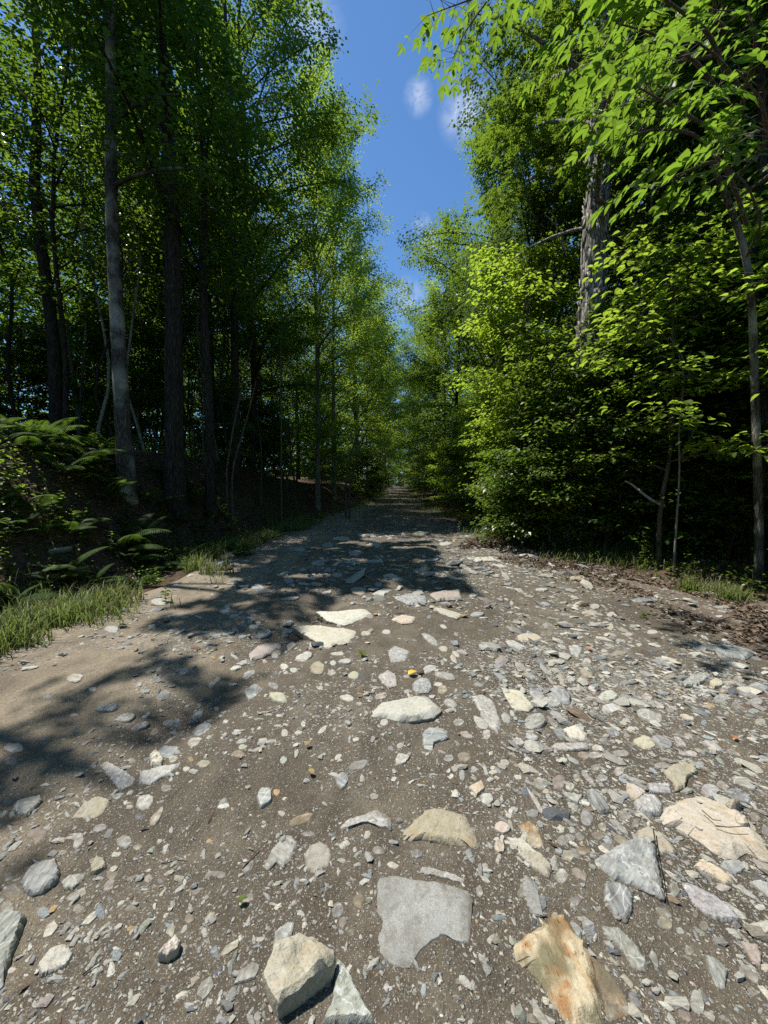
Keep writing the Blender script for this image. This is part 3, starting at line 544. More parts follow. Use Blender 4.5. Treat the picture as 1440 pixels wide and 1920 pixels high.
for a in [(560,940,92,48,25,'b'),(785,870,62,48,20,'d'),(882,865,55,145,-28,'m'),(815,795,110,75,25,'p'),(715,798,42,38,0,'w'),(665,760,105,36,8,'b'),(600,268,142,46,4,'g'),(708,318,115,58,10,'g'),(1140,390,120,50,32,'b'),(1100,455,95,50,25,'p'),(866,396,52,45,20,'t'),(1150,577,100,42,12,'m'),(1340,522,82,42,0,'t'),(1050,608,46,34,0,'c'),(935,718,72,46,18,'b'),(1260,812,75,36,12,'w'),(1180,1020,42,52,0,'o'),(1332,400,52,34,10,'p'),(980,555,62,44,20,'w'),
          (1035,60,60,44,0,'p'),(315,788,42,42,0,'w'),(372,796,50,28,0,'t'),(950,350,80,44,0,'d'),(780,370,150,40,12,'d'),(995,350,60,55,20,'d'),(820,300,60,36,20,'p'),(80,490,120,60,0,'g'),(240,430,90,30,0,'g'),(120,380,0,0,0,''),(1190,130,60,40,20,'p'),(1220,100,50,35,0,'g'),(1320,40,60,32,0,'w'),(1400,80,80,40,35,'g'),(1420,190,90,55,10,'b'),(820,170,60,30,0,'b'),(270,200,60,32,0,'g'),(520,155,50,28,0,'w'),(410,300,70,22,0,'k'),(1360,450,70,24,12,'p'),(1365,482,60,30,8,'m'),(165,928,42,34,20,'b'),(745,570,55,44,0,'g'),(725,615,0,0,0,''),(1110,310,90,40,35,'g'),(1275,340,40,22,0,'w'),(1225,270,40,22,0,'p'),(60,560,80,50,0,'g'),(20,775,60,70,0,'g')]:
    if a[5]: ell(4, *a)
for a in [(210,235,140,60,-12,'g'),(140,190,100,50,-28,'g'),(250,305,90,34,-30,'g'),(545,195,110,60,10,'p'),(560,265,120,60,0,'p'),(775,310,170,75,-15,'n'),(760,200,65,60,0,'p'),(895,275,55,30,-10,'b'),(985,318,90,38,-12,'c'),(365,160,80,28,-5,'c'),(458,148,62,30,0,'w'),(420,70,80,38,-30,'t'),(1080,342,38,38,0,'b'),(1170,215,85,40,10,'b'),(1270,245,75,55,0,'n'),(1368,230,95,42,0,'g'),(1362,278,70,28,0,'g'),(1400,340,70,40,0,'t'),
          (750,460,130,75,-5,'c'),(850,460,130,70,-25,'d'),(945,455,95,40,-35,'g'),(995,415,50,38,0,'g'),(1130,480,140,40,-20,'p'),(565,400,95,40,-18,'d'),(645,420,46,30,0,'k'),(640,332,52,26,-5,'m'),(670,380,56,28,0,'w'),(610,520,115,42,-10,'g'),(470,530,85,48,-5,'p'),(400,528,75,44,-15,'t'),(475,485,55,40,-15,'p'),(1250,510,80,45,-10,'p'),(1285,560,75,46,-10,'p'),(850,588,100,44,0,'g'),(915,568,52,30,-10,'p'),(1060,585,60,50,-20,'b'),(1010,518,75,36,-10,'p'),(1350,628,90,36,-15,'p'),(1310,690,170,60,-20,'n'),(1080,660,80,44,-10,'r'),
          (470,595,66,46,0,'p'),(600,620,66,58,20,'p'),(505,660,75,42,-5,'b'),(260,680,82,90,0,'k'),(165,690,85,72,0,'n'),(355,660,64,50,0,'c'),(328,705,58,48,0,'c'),(195,615,26,26,0,'w'),(630,868,85,58,-30,'g'),(692,915,50,72,0,'p'),(575,850,40,50,0,'p'),(600,930,150,40,-42,'g'),(505,935,66,52,0,'p'),(272,948,52,52,0,'p'),(330,948,58,34,-8,'g'),(320,990,60,42,-15,'g'),(540,985,46,44,0,'g'),(470,985,100,55,0,'k'),(765,910,40,36,-30,'w'),(915,1005,60,32,-15,'b'),(610,1005,90,44,-20,'t'),(130,850,55,55,0,'k'),(200,760,36,36,0,'p'),(20,480,40,20,-20,'p'),(430,660,130,34,-48,'p'),(130,740,110,26,-30,'p'),(290,555,50,30,-20,'p'),(265,520,30,24,0,'w'),(715,665,32,18,0,'w'),(700,1030,80,40,0,'b')]:
    ell(6, *a)
for a in [(370,30,80,50,0,'b'),(330,35,50,36,0,'p'),(285,50,70,60,0,'b'),(380,240,110,55,-40,'k'),(280,250,80,90,-30,'p'),(60,270,70,36,-20,'g'),(60,330,90,90,-30,'n'),(350,375,90,110,-20,'b'),(420,375,40,110,-20,'c'),(495,400,55,120,-25,'m'),(710,480,70,95,-15,'b'),(725,590,70,60,-30,'p'),(775,590,50,62,0,'g'),(850,450,120,60,-35,'p'),(860,510,110,75,-35,'t'),(920,475,80,40,-38,'k'),(940,550,80,40,-45,'g'),(1020,465,65,60,0,'t'),(1070,530,80,70,0,'t'),(1165,490,55,80,0,'g'),(1225,535,60,40,0,'w'),(905,330,80,100,-10,'n'),
          (985,672,85,75,0,'p'),(1050,745,50,50,0,'g'),(1080,660,45,40,0,'g'),(465,548,48,48,0,'g'),(1260,665,90,50,-40,'c'),(1415,640,50,36,-30,'p'),(745,950,48,60,0,'t'),(790,900,38,70,25,'p'),(865,1030,48,24,0,'p'),(915,1055,36,44,0,'p'),(970,1030,70,110,25,'t'),(1190,1060,110,55,-20,'p'),(1420,960,50,60,30,'p'),(1260,1010,40,55,0,'b'),(80,910,44,28,0,'g'),(115,928,38,40,0,'b'),(20,1040,55,60,0,'p'),(110,1055,110,70,-30,'p'),(1410,1060,80,60,0,'k'),(430,450,46,40,0,'n'),(30,515,40,30,0,'w'),(480,200,50,60,0,'r'),(915,45,60,42,-10,'b'),(880,180,50,40,0,'k'),(970,182,44,36,0,'g'),(1410,240,60,30,-35,'p'),(385,105,110,50,-8,'r'),(310,130,95,65,0,'c'),(540,90,120,50,-20,'b')]:
    ell(3, *a)
# stones on the left verge and farther up the road
for a in [(115,1030,52,26,0,'p'),(60,1075,40,22,0,'g'),(150,1065,36,16,0,'p'),(170,1130,40,18,0,'k'),(110,1075,44,18,10,'t'),(300,1130,40,14,0,'p'),(20,1140,30,16,0,'g'),(210,1180,30,14,0,'g'),(640,1010,34,8,0,'p'),(690,1004,40,8,0,'w'),(900,1050,24,8,0,'w'),(1045,1030,18,8,0,'w'),(835,1020,26,7,0,'p'),(790,1000,30,6,0,'w'),(560,1030,26,7,0,'p'),(140,1272,34,18,10,'p')]:
    ell(0, *a)
N_LISTED = len(STONES)
print('listed stones', N_LISTED)
# keep the 300 largest-looking stones as objects, join the remainder with the gravel
def px_size(s): return s[2]*FPX/max(.6, s[0].location.y)
named = [s for s in STONES if s[0].get('label')]; rest = sorted([s for s in STONES if not s[0].get('label')], key=px_size, reverse=True)
keep = named + rest[:300-len(named)]
gv, gf3, gf4, gc = [], [], [], []; base = 0
for s in rest[300-len(named):]:
    o = s[0]; me = o.data; n = len(me.vertices); v = np.empty(n*3, np.float32); me.vertices.foreach_get('co', v); v = v.reshape(-1, 3)+np.array(o.location)
    f3 = np.array([p.vertices[:] for p in me.polygons if p.loop_total == 3])+base; f4 = np.array([p.vertices[:] for p in me.polygons if p.loop_total == 4])+base
    gv.append(v); gf3.append(f3); gf4.append(f4); gc.append(np.tile(np.array(o.color[:3]), (n, 1))); base += n
    bpy.data.objects.remove(o); bpy.data.meshes.remove(me)
STONES = keep
for s in STONES: tag(s[0], None, 'stone', 'stones bedded in the dirt road')

# ------------------------------------------------------------------ gravel: tens of thousands of pebbles, one object
PAL = np.array([TINT[k] for k in 'ggpppwmbdnktscrro']); PW = np.array([3, 3, 3, 3, 2, 1.3, 2, 2, 1.2, 1.5, 1.2, 1.5, 1, 1, .8, .7, .25]); PW /= PW.sum()
ph = (1+5**.5)/2
ICO = np.array([(-1, ph, 0), (1, ph, 0), (-1, -ph, 0), (1, -ph, 0), (0, -1, ph), (0, 1, ph), (0, -1, -ph), (0, 1, -ph), (ph, 0, -1), (ph, 0, 1), (-ph, 0, -1), (-ph, 0, 1)])/sqrt(1+ph*ph)
ICF = np.array([(0, 11, 5), (0, 5, 1), (0, 1, 7), (0, 7, 10), (0, 10, 11), (1, 5, 9), (5, 11, 4), (11, 10, 2), (10, 7, 6), (7, 1, 8), (3, 9, 4), (3, 4, 2), (3, 2, 6), (3, 6, 8), (3, 8, 9), (4, 9, 5), (2, 4, 11), (6, 2, 10), (8, 6, 7), (9, 8, 1)])
grng = np.random.default_rng(21)
heroes = np.array([(s[0].location.x, s[0].location.y, s[2]*.46) for s in STONES])
def gravel_batch(n, y0, y1, pw, r_lo, r_hi, al, xa=-3.5, xb=4.4, dens=None):
    q = grng.random(n); a = 1-pw; y = (y0**a+q*(y1**a-y0**a))**(1/a); x = grng.uniform(xa, xb, n)
    rough = vnoise(x, y, .55, 31)+.6*vnoise(x, y, .2, 32)
    p = .36+.9*rough+.42*sstep(.2, 1.2, x)*(1-sstep(2.0, 2.9, x))+.25*sstep(4.5, 6, y)-.25*sstep(-1.5, -2.3, x)*(y < 4.5) if dens is None else dens(x, y)
    ok = (grng.random(n) < p) & (x > left_edge(y)+.05) & (x < right_edge(y)+.1); x, y = x[ok], y[ok]
    r = r_lo*(1-grng.random(len(x)))**(-1/al); r = np.minimum(r, r_hi)*(.75+.25*np.clip(y/1.5, .6, 4))
    d = np.concatenate([np.min(np.hypot(xx[:, None]-heroes[None, :, 0], yy[:, None]-heroes[None, :, 1])-heroes[None, :, 2], axis=1) for xx, yy in zip(np.array_split(x, 12), np.array_split(y, 12))]); ok = d > r*.2; return x[ok], y[ok], r[ok]
parts = [gravel_batch(125000, .72, 3.4, .9, .0028, .015, 2.2), gravel_batch(46000, 2.4, 16, 1.25, .0045, .035, 2.2),
         gravel_batch(900, .75, 4.5, .8, .014, .04, 2.0, .3, 3.2), gravel_batch(500, 3.0, 14, .9, .018, .06, 2.2)]
x, y, r = (np.concatenate(q) for q in zip(*parts)); n = len(x); print('pebbles', n)
ax = np.stack([r*grng.uniform(.8, 2.1, n), r*grng.uniform(.55, 1.05, n), r*grng.uniform(.22, .62, n)], -1)
OCT = np.array([(1, 0, 0), (0, 1, 0), (-1, 0, 0), (0, -1, 0), (0, 0, 1), (0, 0, -1)], float); OCF = np.array([(0, 1, 4), (1, 2, 4), (2, 3, 4), (3, 0, 4), (1, 0, 5), (2, 1, 5), (3, 2, 5), (0, 3, 5)])
V = ICO[None]*(1+grng.uniform(-.36, .36, (n, 12, 1)))*ax[:, None]
a = np.where(x > .6, grng.normal(-.65, .55, n), grng.uniform(0, pi, n)); tl = grng.normal(0, .22, n)
V[..., 2] += V[..., 0]*tl[:, None]
V = np.stack([V[..., 0]*np.cos(a)[:, None]-V[..., 1]*np.sin(a)[:, None], V[..., 0]*np.sin(a)[:, None]+V[..., 1]*np.cos(a)[:, None], V[..., 2]], -1)
z = road_H(x, y); V += np.stack([x, y, z+ax[:, 2]*grng.uniform(-.25, .55, n)], -1)[:, None]
c = PAL[grng.choice(len(PAL), n, p=PW)]*grng.uniform(.7, 1.2, (n, 1)); c = np.repeat(c, 12, 0)
small = r*FPX/y < 4.2                                    # grains a few pixels wide need only eight faces
cc = c.reshape(n, 12, 3); nb = int((~small).sum()); ns = n-nb
F = (ICF[None]+(np.arange(nb)*12)[:, None, None]).reshape(-1, 3); gv.append(V[~small].reshape(-1, 3)); gf3.append(F+base); gc.append(cc[~small].reshape(-1, 3)); base += nb*12
sel = [0, 1, 2, 3, 4, 5]; ctr_ = V[small].mean(1, keepdims=True); U = OCT[None]*(1+grng.uniform(-.3, .3, (ns, 6, 1)))*ax[small][:, None]; aa = a[small]
U = np.stack([U[..., 0]*np.cos(aa)[:, None]-U[..., 1]*np.sin(aa)[:, None], U[..., 0]*np.sin(aa)[:, None]+U[..., 1]*np.cos(aa)[:, None], U[..., 2]], -1)+ctr_
gv.append(U.reshape(-1, 3)); gf3.append((OCF[None]+(np.arange(ns)*6)[:, None, None]).reshape(-1, 3)+base); gc.append(cc[small][:, :6].reshape(-1, 3)); print('big', nb, 'small', ns)
me = mesh('gravel', np.concatenate(gv), [np.concatenate(gf3)]+([np.concatenate(gf4)] if gf4 else []), False)
at_ = me.attributes.new('tint', 'FLOAT_COLOR', 'POINT'); at_.data.foreach_set('color', np.c_[np.concatenate(gc), np.ones(len(me.vertices))].astype(np.float32).ravel())
tag(obj('gravel', me, M['gravel']), 'loose grey, white and tan gravel strewn over the dirt road', None, None, 'stuff')

# ------------------------------------------------------------------ litter and grass
lr = np.random.default_rng(8)
def litter(n, xy, size, mat, name, label):
    g = Geo(); x, y = xy(n); ok = np.ones(len(x), bool); z = np.maximum(road_H(x, y), ground_H(x, y))
    k = len(x); a = lr.uniform(0, 2*pi, k); d = np.stack([np.cos(a), np.sin(a), lr.normal(0, .25, k)], -1); nn = np.stack([lr.normal(0, .45, k), lr.normal(0, .45, k), np.ones(k)], -1)
    g.leaves(np.stack([x, y, z+.006+lr.random(k)*.02], -1), d, nn, size*lr.uniform(.5, 1.5, k), .3, 0, .18)
    tag(obj(name, g.build(name), mat), label, None, None, 'stuff')
def right_litter(n):
    y = 1.6+8.5*lr.random(n)**1.1; x = right_edge(y)-1.25+np.abs(lr.normal(0, 1, n))*.75+lr.normal(.25, .3, n); k = vnoise(x, y, .5, 41) > -.22*(x > right_edge(y)-.5)-.02; return x[k], y[k]
litter(17000, right_litter, .05, M['litter'], 'leaf_litter', 'dry brown leaf litter along the right verge')
def wood_litter(n):
    y = 2+22*lr.random(n)**1.4; s_ = lr.random(n) < .5; x = np.where(s_, left_edge(y)-.35-7*lr.random(n)**1.5, right_edge(y)+.6+7*lr.random(n)**1.5); return x, y
litter(15000, wood_litter, .075, M['litter'], 'leaf_litter', 'fallen brown leaves under the trees on both sides')

def bank_litter(n):
    y = 2.2+9*lr.random(n); x = left_edge(y)-.4-3.2*lr.random(n); return x, y
litter(9000, bank_litter, .06, M['litter'], 'leaf_litter', 'dry leaves and scraps on the left bank among the ferns')
def grass(n, xy, hmin, hmax):
    x, y = xy(n); k = len(x); z = np.maximum(road_H(x, y), ground_H(x, y))-.01
    h = lr.uniform(hmin, hmax, k)*(.7+.6*lr.random(k)); a = lr.uniform(0, 2*pi, k); lean = lr.uniform(.15, .75, k); w = lr.uniform(.0025, .0055, k)*(1+y*.06)
    d = np.stack([np.cos(a), np.sin(a), 0*a], -1); s_ = np.stack([-np.sin(a), np.cos(a), 0*a], -1); o = np.stack([x, y, z], -1); V = []
    for t_, ww in ((0, 1), (.4, .9), (.75, .6)):
        c = o+d*(h*lean*t_**1.8)[:, None]+np.array([0, 0, 1])*(h*(t_-.35*lean*t_**2.2))[:, None]; V += [c-s_*(w*ww)[:, None], c+s_*(w*ww)[:, None]]
    V.append(o+d*(h*lean*1.05)[:, None]+np.array([0, 0, 1])*(h*(1-.5*lean))[:, None])
    V = np.stack(V, 1); b = (np.arange(k)*7)[:, None, None]
    return V.reshape(-1, 3), (np.array([[4, 5, 6]])[None]+b).reshape(-1, 3), (np.array([[0, 1, 3, 2], [2, 3, 5, 4]])[None]+b).reshape(-1, 4)
def left_grass(n):
    y = 2.2+13*lr.random(n)**1.3; x = left_edge(y)-.22+lr.normal(0, .36, n)-.1*(lr.random(n) < .3); k = (vnoise(x, y, .8, 51)+.9*vnoise(x, y, .2, 52) > -.08-.02*(y < 4)+.35*np.abs(x-left_edge(y)+.22)); return x[k], y[k]
def far_grass(n):
    y = 10+30*lr.random(n); s_ = lr.random(n) < .5; x = np.where(s_, left_edge(y)-.1, right_edge(y)+.1)+lr.normal(0, .3, n); k = vnoise(x, y, 1.4, 53) > -.05; return x[k], y[k]
def right_grass(n):
    c = np.array([on_ground(*q)[:2] for q in ((1050, 1030), (1090, 1035), (1130, 1045), (1165, 1055), (1030, 1010), (905, 985), (1185, 1040), (1345, 1115), (1370, 1125), (1215, 1062), (1290, 1108), (1420, 1010), (840, 968), (1080, 1050))]); sd = np.array([.22, .25, .3, .2, .25, .4, .2, .12, .1, .12, .07, .25, .5, .3]); i = lr.integers(0, len(c), n)
    return c[i, 0]+lr.normal(0, 1, n)*sd[i], c[i, 1]+lr.normal(0, 1, n)*sd[i]*.7
g = Geo()
for fn, n, a, b in ((left_grass, 36000, .06, .34), (far_grass, 6000, .12, .35), (right_grass, 3600, .06, .26)): g.add(*grass(n, fn, a, b))
tag(obj('grass', g.build('grass', True), M['grass']), 'tufts of long green grass along both edges of the road', None, None, 'stuff')

def cover(n):
    y = 2.2+14*lr.random(n)**1.2; s_ = lr.random(n) < .68; x = np.where(s_, left_edge(y)-.25-3.4*lr.random(n), right_edge(y)+.15+1.6*lr.random(n)); k = vnoise(x, y, .7, 81)+.7*vnoise(x, y, .25, 82) > .0; return x[k], y[k]
g = Geo(); x, y = cover(30000); k = len(x); z = np.maximum(road_H(x, y), ground_H(x, y)); a = lr.uniform(0, 6.28, k)
g.leaves(np.stack([x, y, z+.02+.22*lr.random(k)**1.6], -1), np.stack([np.cos(a), np.sin(a), lr.normal(-.05, .3, k)], -1), np.stack([lr.normal(0, .4, k), lr.normal(0, .4, k), np.ones(k)], -1), lr.uniform(.025, .075, k), .34)
tag(obj('undergrowth', g.build('undergrowth'), M['leaf_mid']), 'low green weeds covering the left bank and the right verge', None, None, 'stuff')

# ------------------------------------------------------------------ ferns and low leafy plants
THINGS = []            # (object, description, point that stands for it)
def frond_mesh(L, n=22, wid=.42):
    g = Geo(); t_ = np.linspace(0, 1, 12); up = .55*L*(t_-.75*t_**2.2); P = np.stack([L*t_*.9, 0*t_, up], -1); g.tube(P, .0035*(1-.8*t_)+.0008, 3)
    q = np.linspace(.12, .99, n); px_, pz = np.interp(q, t_, P[:, 0]), np.interp(q, t_, P[:, 2]); o = np.stack([px_, 0*q, pz], -1); ln = L*wid*np.sin(pi*(.12+.88*q))**.8*.62+.01
    for s_ in (-1, 1):
        d = np.stack([.35+0*q, s_*np.ones(n), -.18+0*q], -1); g.leaves(o, d, np.tile([0.1, 0, 1.], (n, 1)), ln, .085, 1, .04)
    return g.build('frond', False)
FROND = [frond_mesh(.62), frond_mesh(.78, 26), frond_mesh(.5, 18)]
for me in FROND: me.materials.append(M['fern'])
frng = np.random.default_rng(14)
def fern(x, y, s=1.0, n=8):
    e = empty('fern', (x, y, surf(x, y)-.02)); a0 = frng.random()*6
    for k in range(n):
        f = obj('frond', FROND[frng.integers(0, 3)], None, e); f.rotation_euler = (0, frng.uniform(-.55, .12), a0+k*2*pi/n+frng.normal(0, .2)); f.scale = (s*frng.uniform(.75, 1.15),)*3
    tag(e, None, 'fern', 'ferns on the left bank'); THINGS.append((e, 'green fern with arching fronds', (x, y, e.location.z+.4*s))); return e
for u, v, dep, s in ((60, 860, 5.0, 1.0), (150, 850, 5.6, 1.1), (235, 862, 6.0, 1.15), (340, 905, 6.6, 1.05), (20, 810, 6.4, 1.2), (100, 800, 7.2, 1.2), (190, 815, 7.4, 1.2), (280, 850, 7.6, 1.1), (385, 900, 8.0, 1.0), (450, 960, 7.2, .7), (500, 950, 9.2, .8), (40, 1035, 3.9, .45), (20, 930, 4.6, .9), (120, 905, 5.2, .8), (-40, 880, 5.2, 1.1), (420, 880, 9.5, 1.0), (560, 925, 12, .9), (215, 830, 6.2, 1.25), (255, 840, 6.5, 1.2), (180, 800, 6.6, 1.3), (320, 850, 7.2, 1.2), (60, 780, 6.0, 1.3), (130, 790, 6.3, 1.3), (5, 760, 5.6, 1.2), (400, 860, 8.2, 1.1), (300, 800, 8.6, 1.2), (350, 840, 8.8, 1.2), (90, 900, 4.6, .8), (160, 880, 5.0, .9), (270, 900, 5.6, .9)):
    p = at(u, v, dep); fern(p[0], p[1], s*.78)
def leaf_mesh(name, L, wid, lod=1):
    g = Geo(); g.leaves([[0, 0, 0]], [[1, 0, .1]], [[0, 0, 1]], [L], wid, 1, .1); return g.build(name)
BROAD = leaf_mesh('leaf', .09, .3); BROAD.materials.append(M['leaf_bright']); BROAD2 = leaf_mesh('leaf', .12, .36); BROAD2.materials.append(M['leaf_mid'])
def leafy(x, y, h, n, me, label, name='leafy_plant', s=1.0):
    z = surf(x, y)-.01; e = empty(name, (x, y, z)); g = Geo(); t_ = np.linspace(0, 1, 6); lx, ly = frng.normal(0, .12, 2)*h; P = np.stack([lx*t_**2, ly*t_**2, h*t_], -1); g.tube(P, .004*(1-.7*t_), 4); obj('stem', g.build('stem', True), M['stem'], e)
    for k in range(n):
        q = .2+.8*(k+.5)/n; f = obj('leaf', me, None, e); f.location = (lx*q*q, ly*q*q, h*q); f.rotation_euler = (frng.normal(0, .2), frng.uniform(-.4, .5), k*2.4+frng.normal(0, .3)); f.scale = (s*frng.uniform(.7, 1.15)*(1.15-.4*q),)*3
    tag(e, None, 'plant', 'leafy plants on the verges'); THINGS.append((e, label, (x, y, z+h*.6))); return e
for u, v, h, n, s in ((1075, 1010, .62, 26, .9), (1200, 1040, .5, 20, .9), (1215, 1035, .45, 18, .9), (1385, 1030, .75, 22, 1.1), (1345, 1120, .16, 14, .5), (1365, 1128, .14, 12, .5), (1375, 1110, .15, 12, .5), (1290, 1112, .13, 10, .5), (1250, 1065, .12, 10, .5), (1207, 1160, .07, 5, .5), (860, 975, .4, 14, .9), (930, 985, .3, 12, .8), (985, 1000, .35, 14, .8), (1325, 1000, .5, 16, 1.0), (1170, 1010, .6, 18, 1.0), (1000, 988, .4, 16, .9), (1040, 1000, .5, 18, 1.0), (1110, 1012, .45, 18, 1.0), (1140, 1004, .55, 20, 1.0), (1250, 1030, .4, 16, 1.0), (1290, 1030, .5, 18, 1.0), (1355, 1040, .45, 18, 1.0), (1420, 1050, .5, 18, 1.1), (950, 978, .35, 14, .9), (1230, 1085, .12, 12, .5), (1400, 1095, .14, 12, .5), (1310, 1085, .13, 12, .5)):
    p = on_ground(u, v+(26 if h > .2 else 0)); leafy(p[0], p[1], h, n, BROAD, 'bright green leafy plant' if h > .2 else 'tiny bright green seedling', s=s)
TAP = at(232, 800, 7.2)
for dx, dy, s in ((-.45, -.5, 1.25), (.1, -.75, 1.3), (.55, -.55, 1.2), (-.1, -1.3, 1.15), (.7, -1.1, 1.1), (-.9, -.9, 1.3), (1.1, -.2, 1.1), (-.75, .4, 1.2), (1.5, .7, 1.1), (-1.5, -.3, 1.3), (-1.3, -1.4, 1.1)):
    fern(TAP[0]+dx, TAP[1]+dy, s*.85, 9)
for k in range(26):
    y = 2.6+6.5*frng.random(); x = left_edge(y)-.7-2.0*frng.random(); fern(x, float(y), .42+.4*frng.random(), 7)
for k in range(22):
    y = 2.4+7.5*frng.random(); x = left_edge(y)-.45-2.2*frng.random(); leafy(float(x), float(y), frng.uniform(.2, .55), 18, BROAD2, 'dark green leafy plant', s=frng.uniform(.7, 1.1))
for u, v, h, n, s in ((30, 950, .6, 22, 1.0), (75, 975, .5, 20, .9), (10, 1000, .45, 16, .9), (130, 1090, .16, 10, .6), (225, 1135, .15, 10, .6), (310, 1090, .18, 10, .7), (170, 985, .4, 16, .8), (240, 965, .5, 16, .9), (330, 985, .4, 14, .8), (400, 1010, .3, 12, .7), (480, 955, .5, 16, .8), (60, 1010, .3, 14, .8), (20, 1040, .35, 14, .9), (110, 960, .5, 18, 1.0), (45, 905, .6, 20, 1.1), (150, 1020, .3, 14, .8), (205, 1000, .35, 16, .8), (280, 1010, .3, 14, .8), (100, 1035, .25, 12, .7), (345, 1030, .25, 12, .7), (15, 870, .6, 20, 1.1), (430, 985, .35, 14, .8), (520, 960, .4, 14, .8)):
    p = on_ground(u, v+40); leafy(p[0], p[1], h, n, BROAD2, 'dark green leafy plant' if h > .2 else 'tiny dark green seedling', s=s*.9)

# ------------------------------------------------------------------ trees
def sun_lit(P):
    """True where a leaf at P would shade ground that lies in full sun in this place"""
    k = P[:, 2]/SUN[2]; gx_, gy_ = P[:, 0]-SUN[0]*k, P[:, 1]-SUN[1]*k
    w = .35*vnoise(gx_, gy_, .9, 61)
    open_ = (gy_+w < 4.75) & (gx_+.8*w > -1.15+.12*(gy_-2)) 
    right = (gx_+w > 1.05-.05*(gy_-5)) & (gx_ < 3.2) & (gy_ < 10) | (gx_ >= 3.2) & (gy_ < 7.5)
    strip = (gy_+1.5*w > 9.3) & (gy_+1.5*w < 13.5) & (gx_ > -.9) & (gx_ < 2.6)
    left_ = (gx_+w < -1.0) & (gy_ < 4.9) & (vnoise(gx_*.9+gy_*.5, gy_-gx_*.35, .40, 63)+.9*vnoise(gx_, gy_, .13, 64) > -.02)
    grass_ = (gx_ < -2.2) & (gx_ > -4.6) & (gy_ > 2) & (gy_ < 16) & (vnoise(gx_, gy_, .9, 65) > -.06)
    band = (gy_ >= 4.75) & (gy_ <= 9.5) & (gx_ > -3) & (gx_ < 1.2) & (vnoise(gx_*.45+.2*gy_, gy_, .42, 66)+.5*vnoise(gx_, gy_, .2, 67) > .2)
    far = (gy_ > 13.5) & (gx_ > -2.2) & (gx_ < 2.6) & (vnoise(gx_*.3, gy_, .9, 68)+.4*vnoise(gx_, gy_, .5, 69) > .04)
    bank = (gx_ < -2.5) & (gx_ > -7.5) & (gy_ > 2.2) & (gy_ < 9.5) & (vnoise(gx_, gy_, .7, 70)+.6*vnoise(gx_, gy_, .25, 71) > -.3)
    wall = (gx_ > 2.4) & (gx_ < 6.5) & (gy_ > 7) & (gy_ < 17) & (vnoise(gx_, gy_, 1.1, 73)+.5*vnoise(gx_, gy_, .4, 74) > -.18)
    return wall | band | far | bank | open_ | right | strip | left_ | grass_

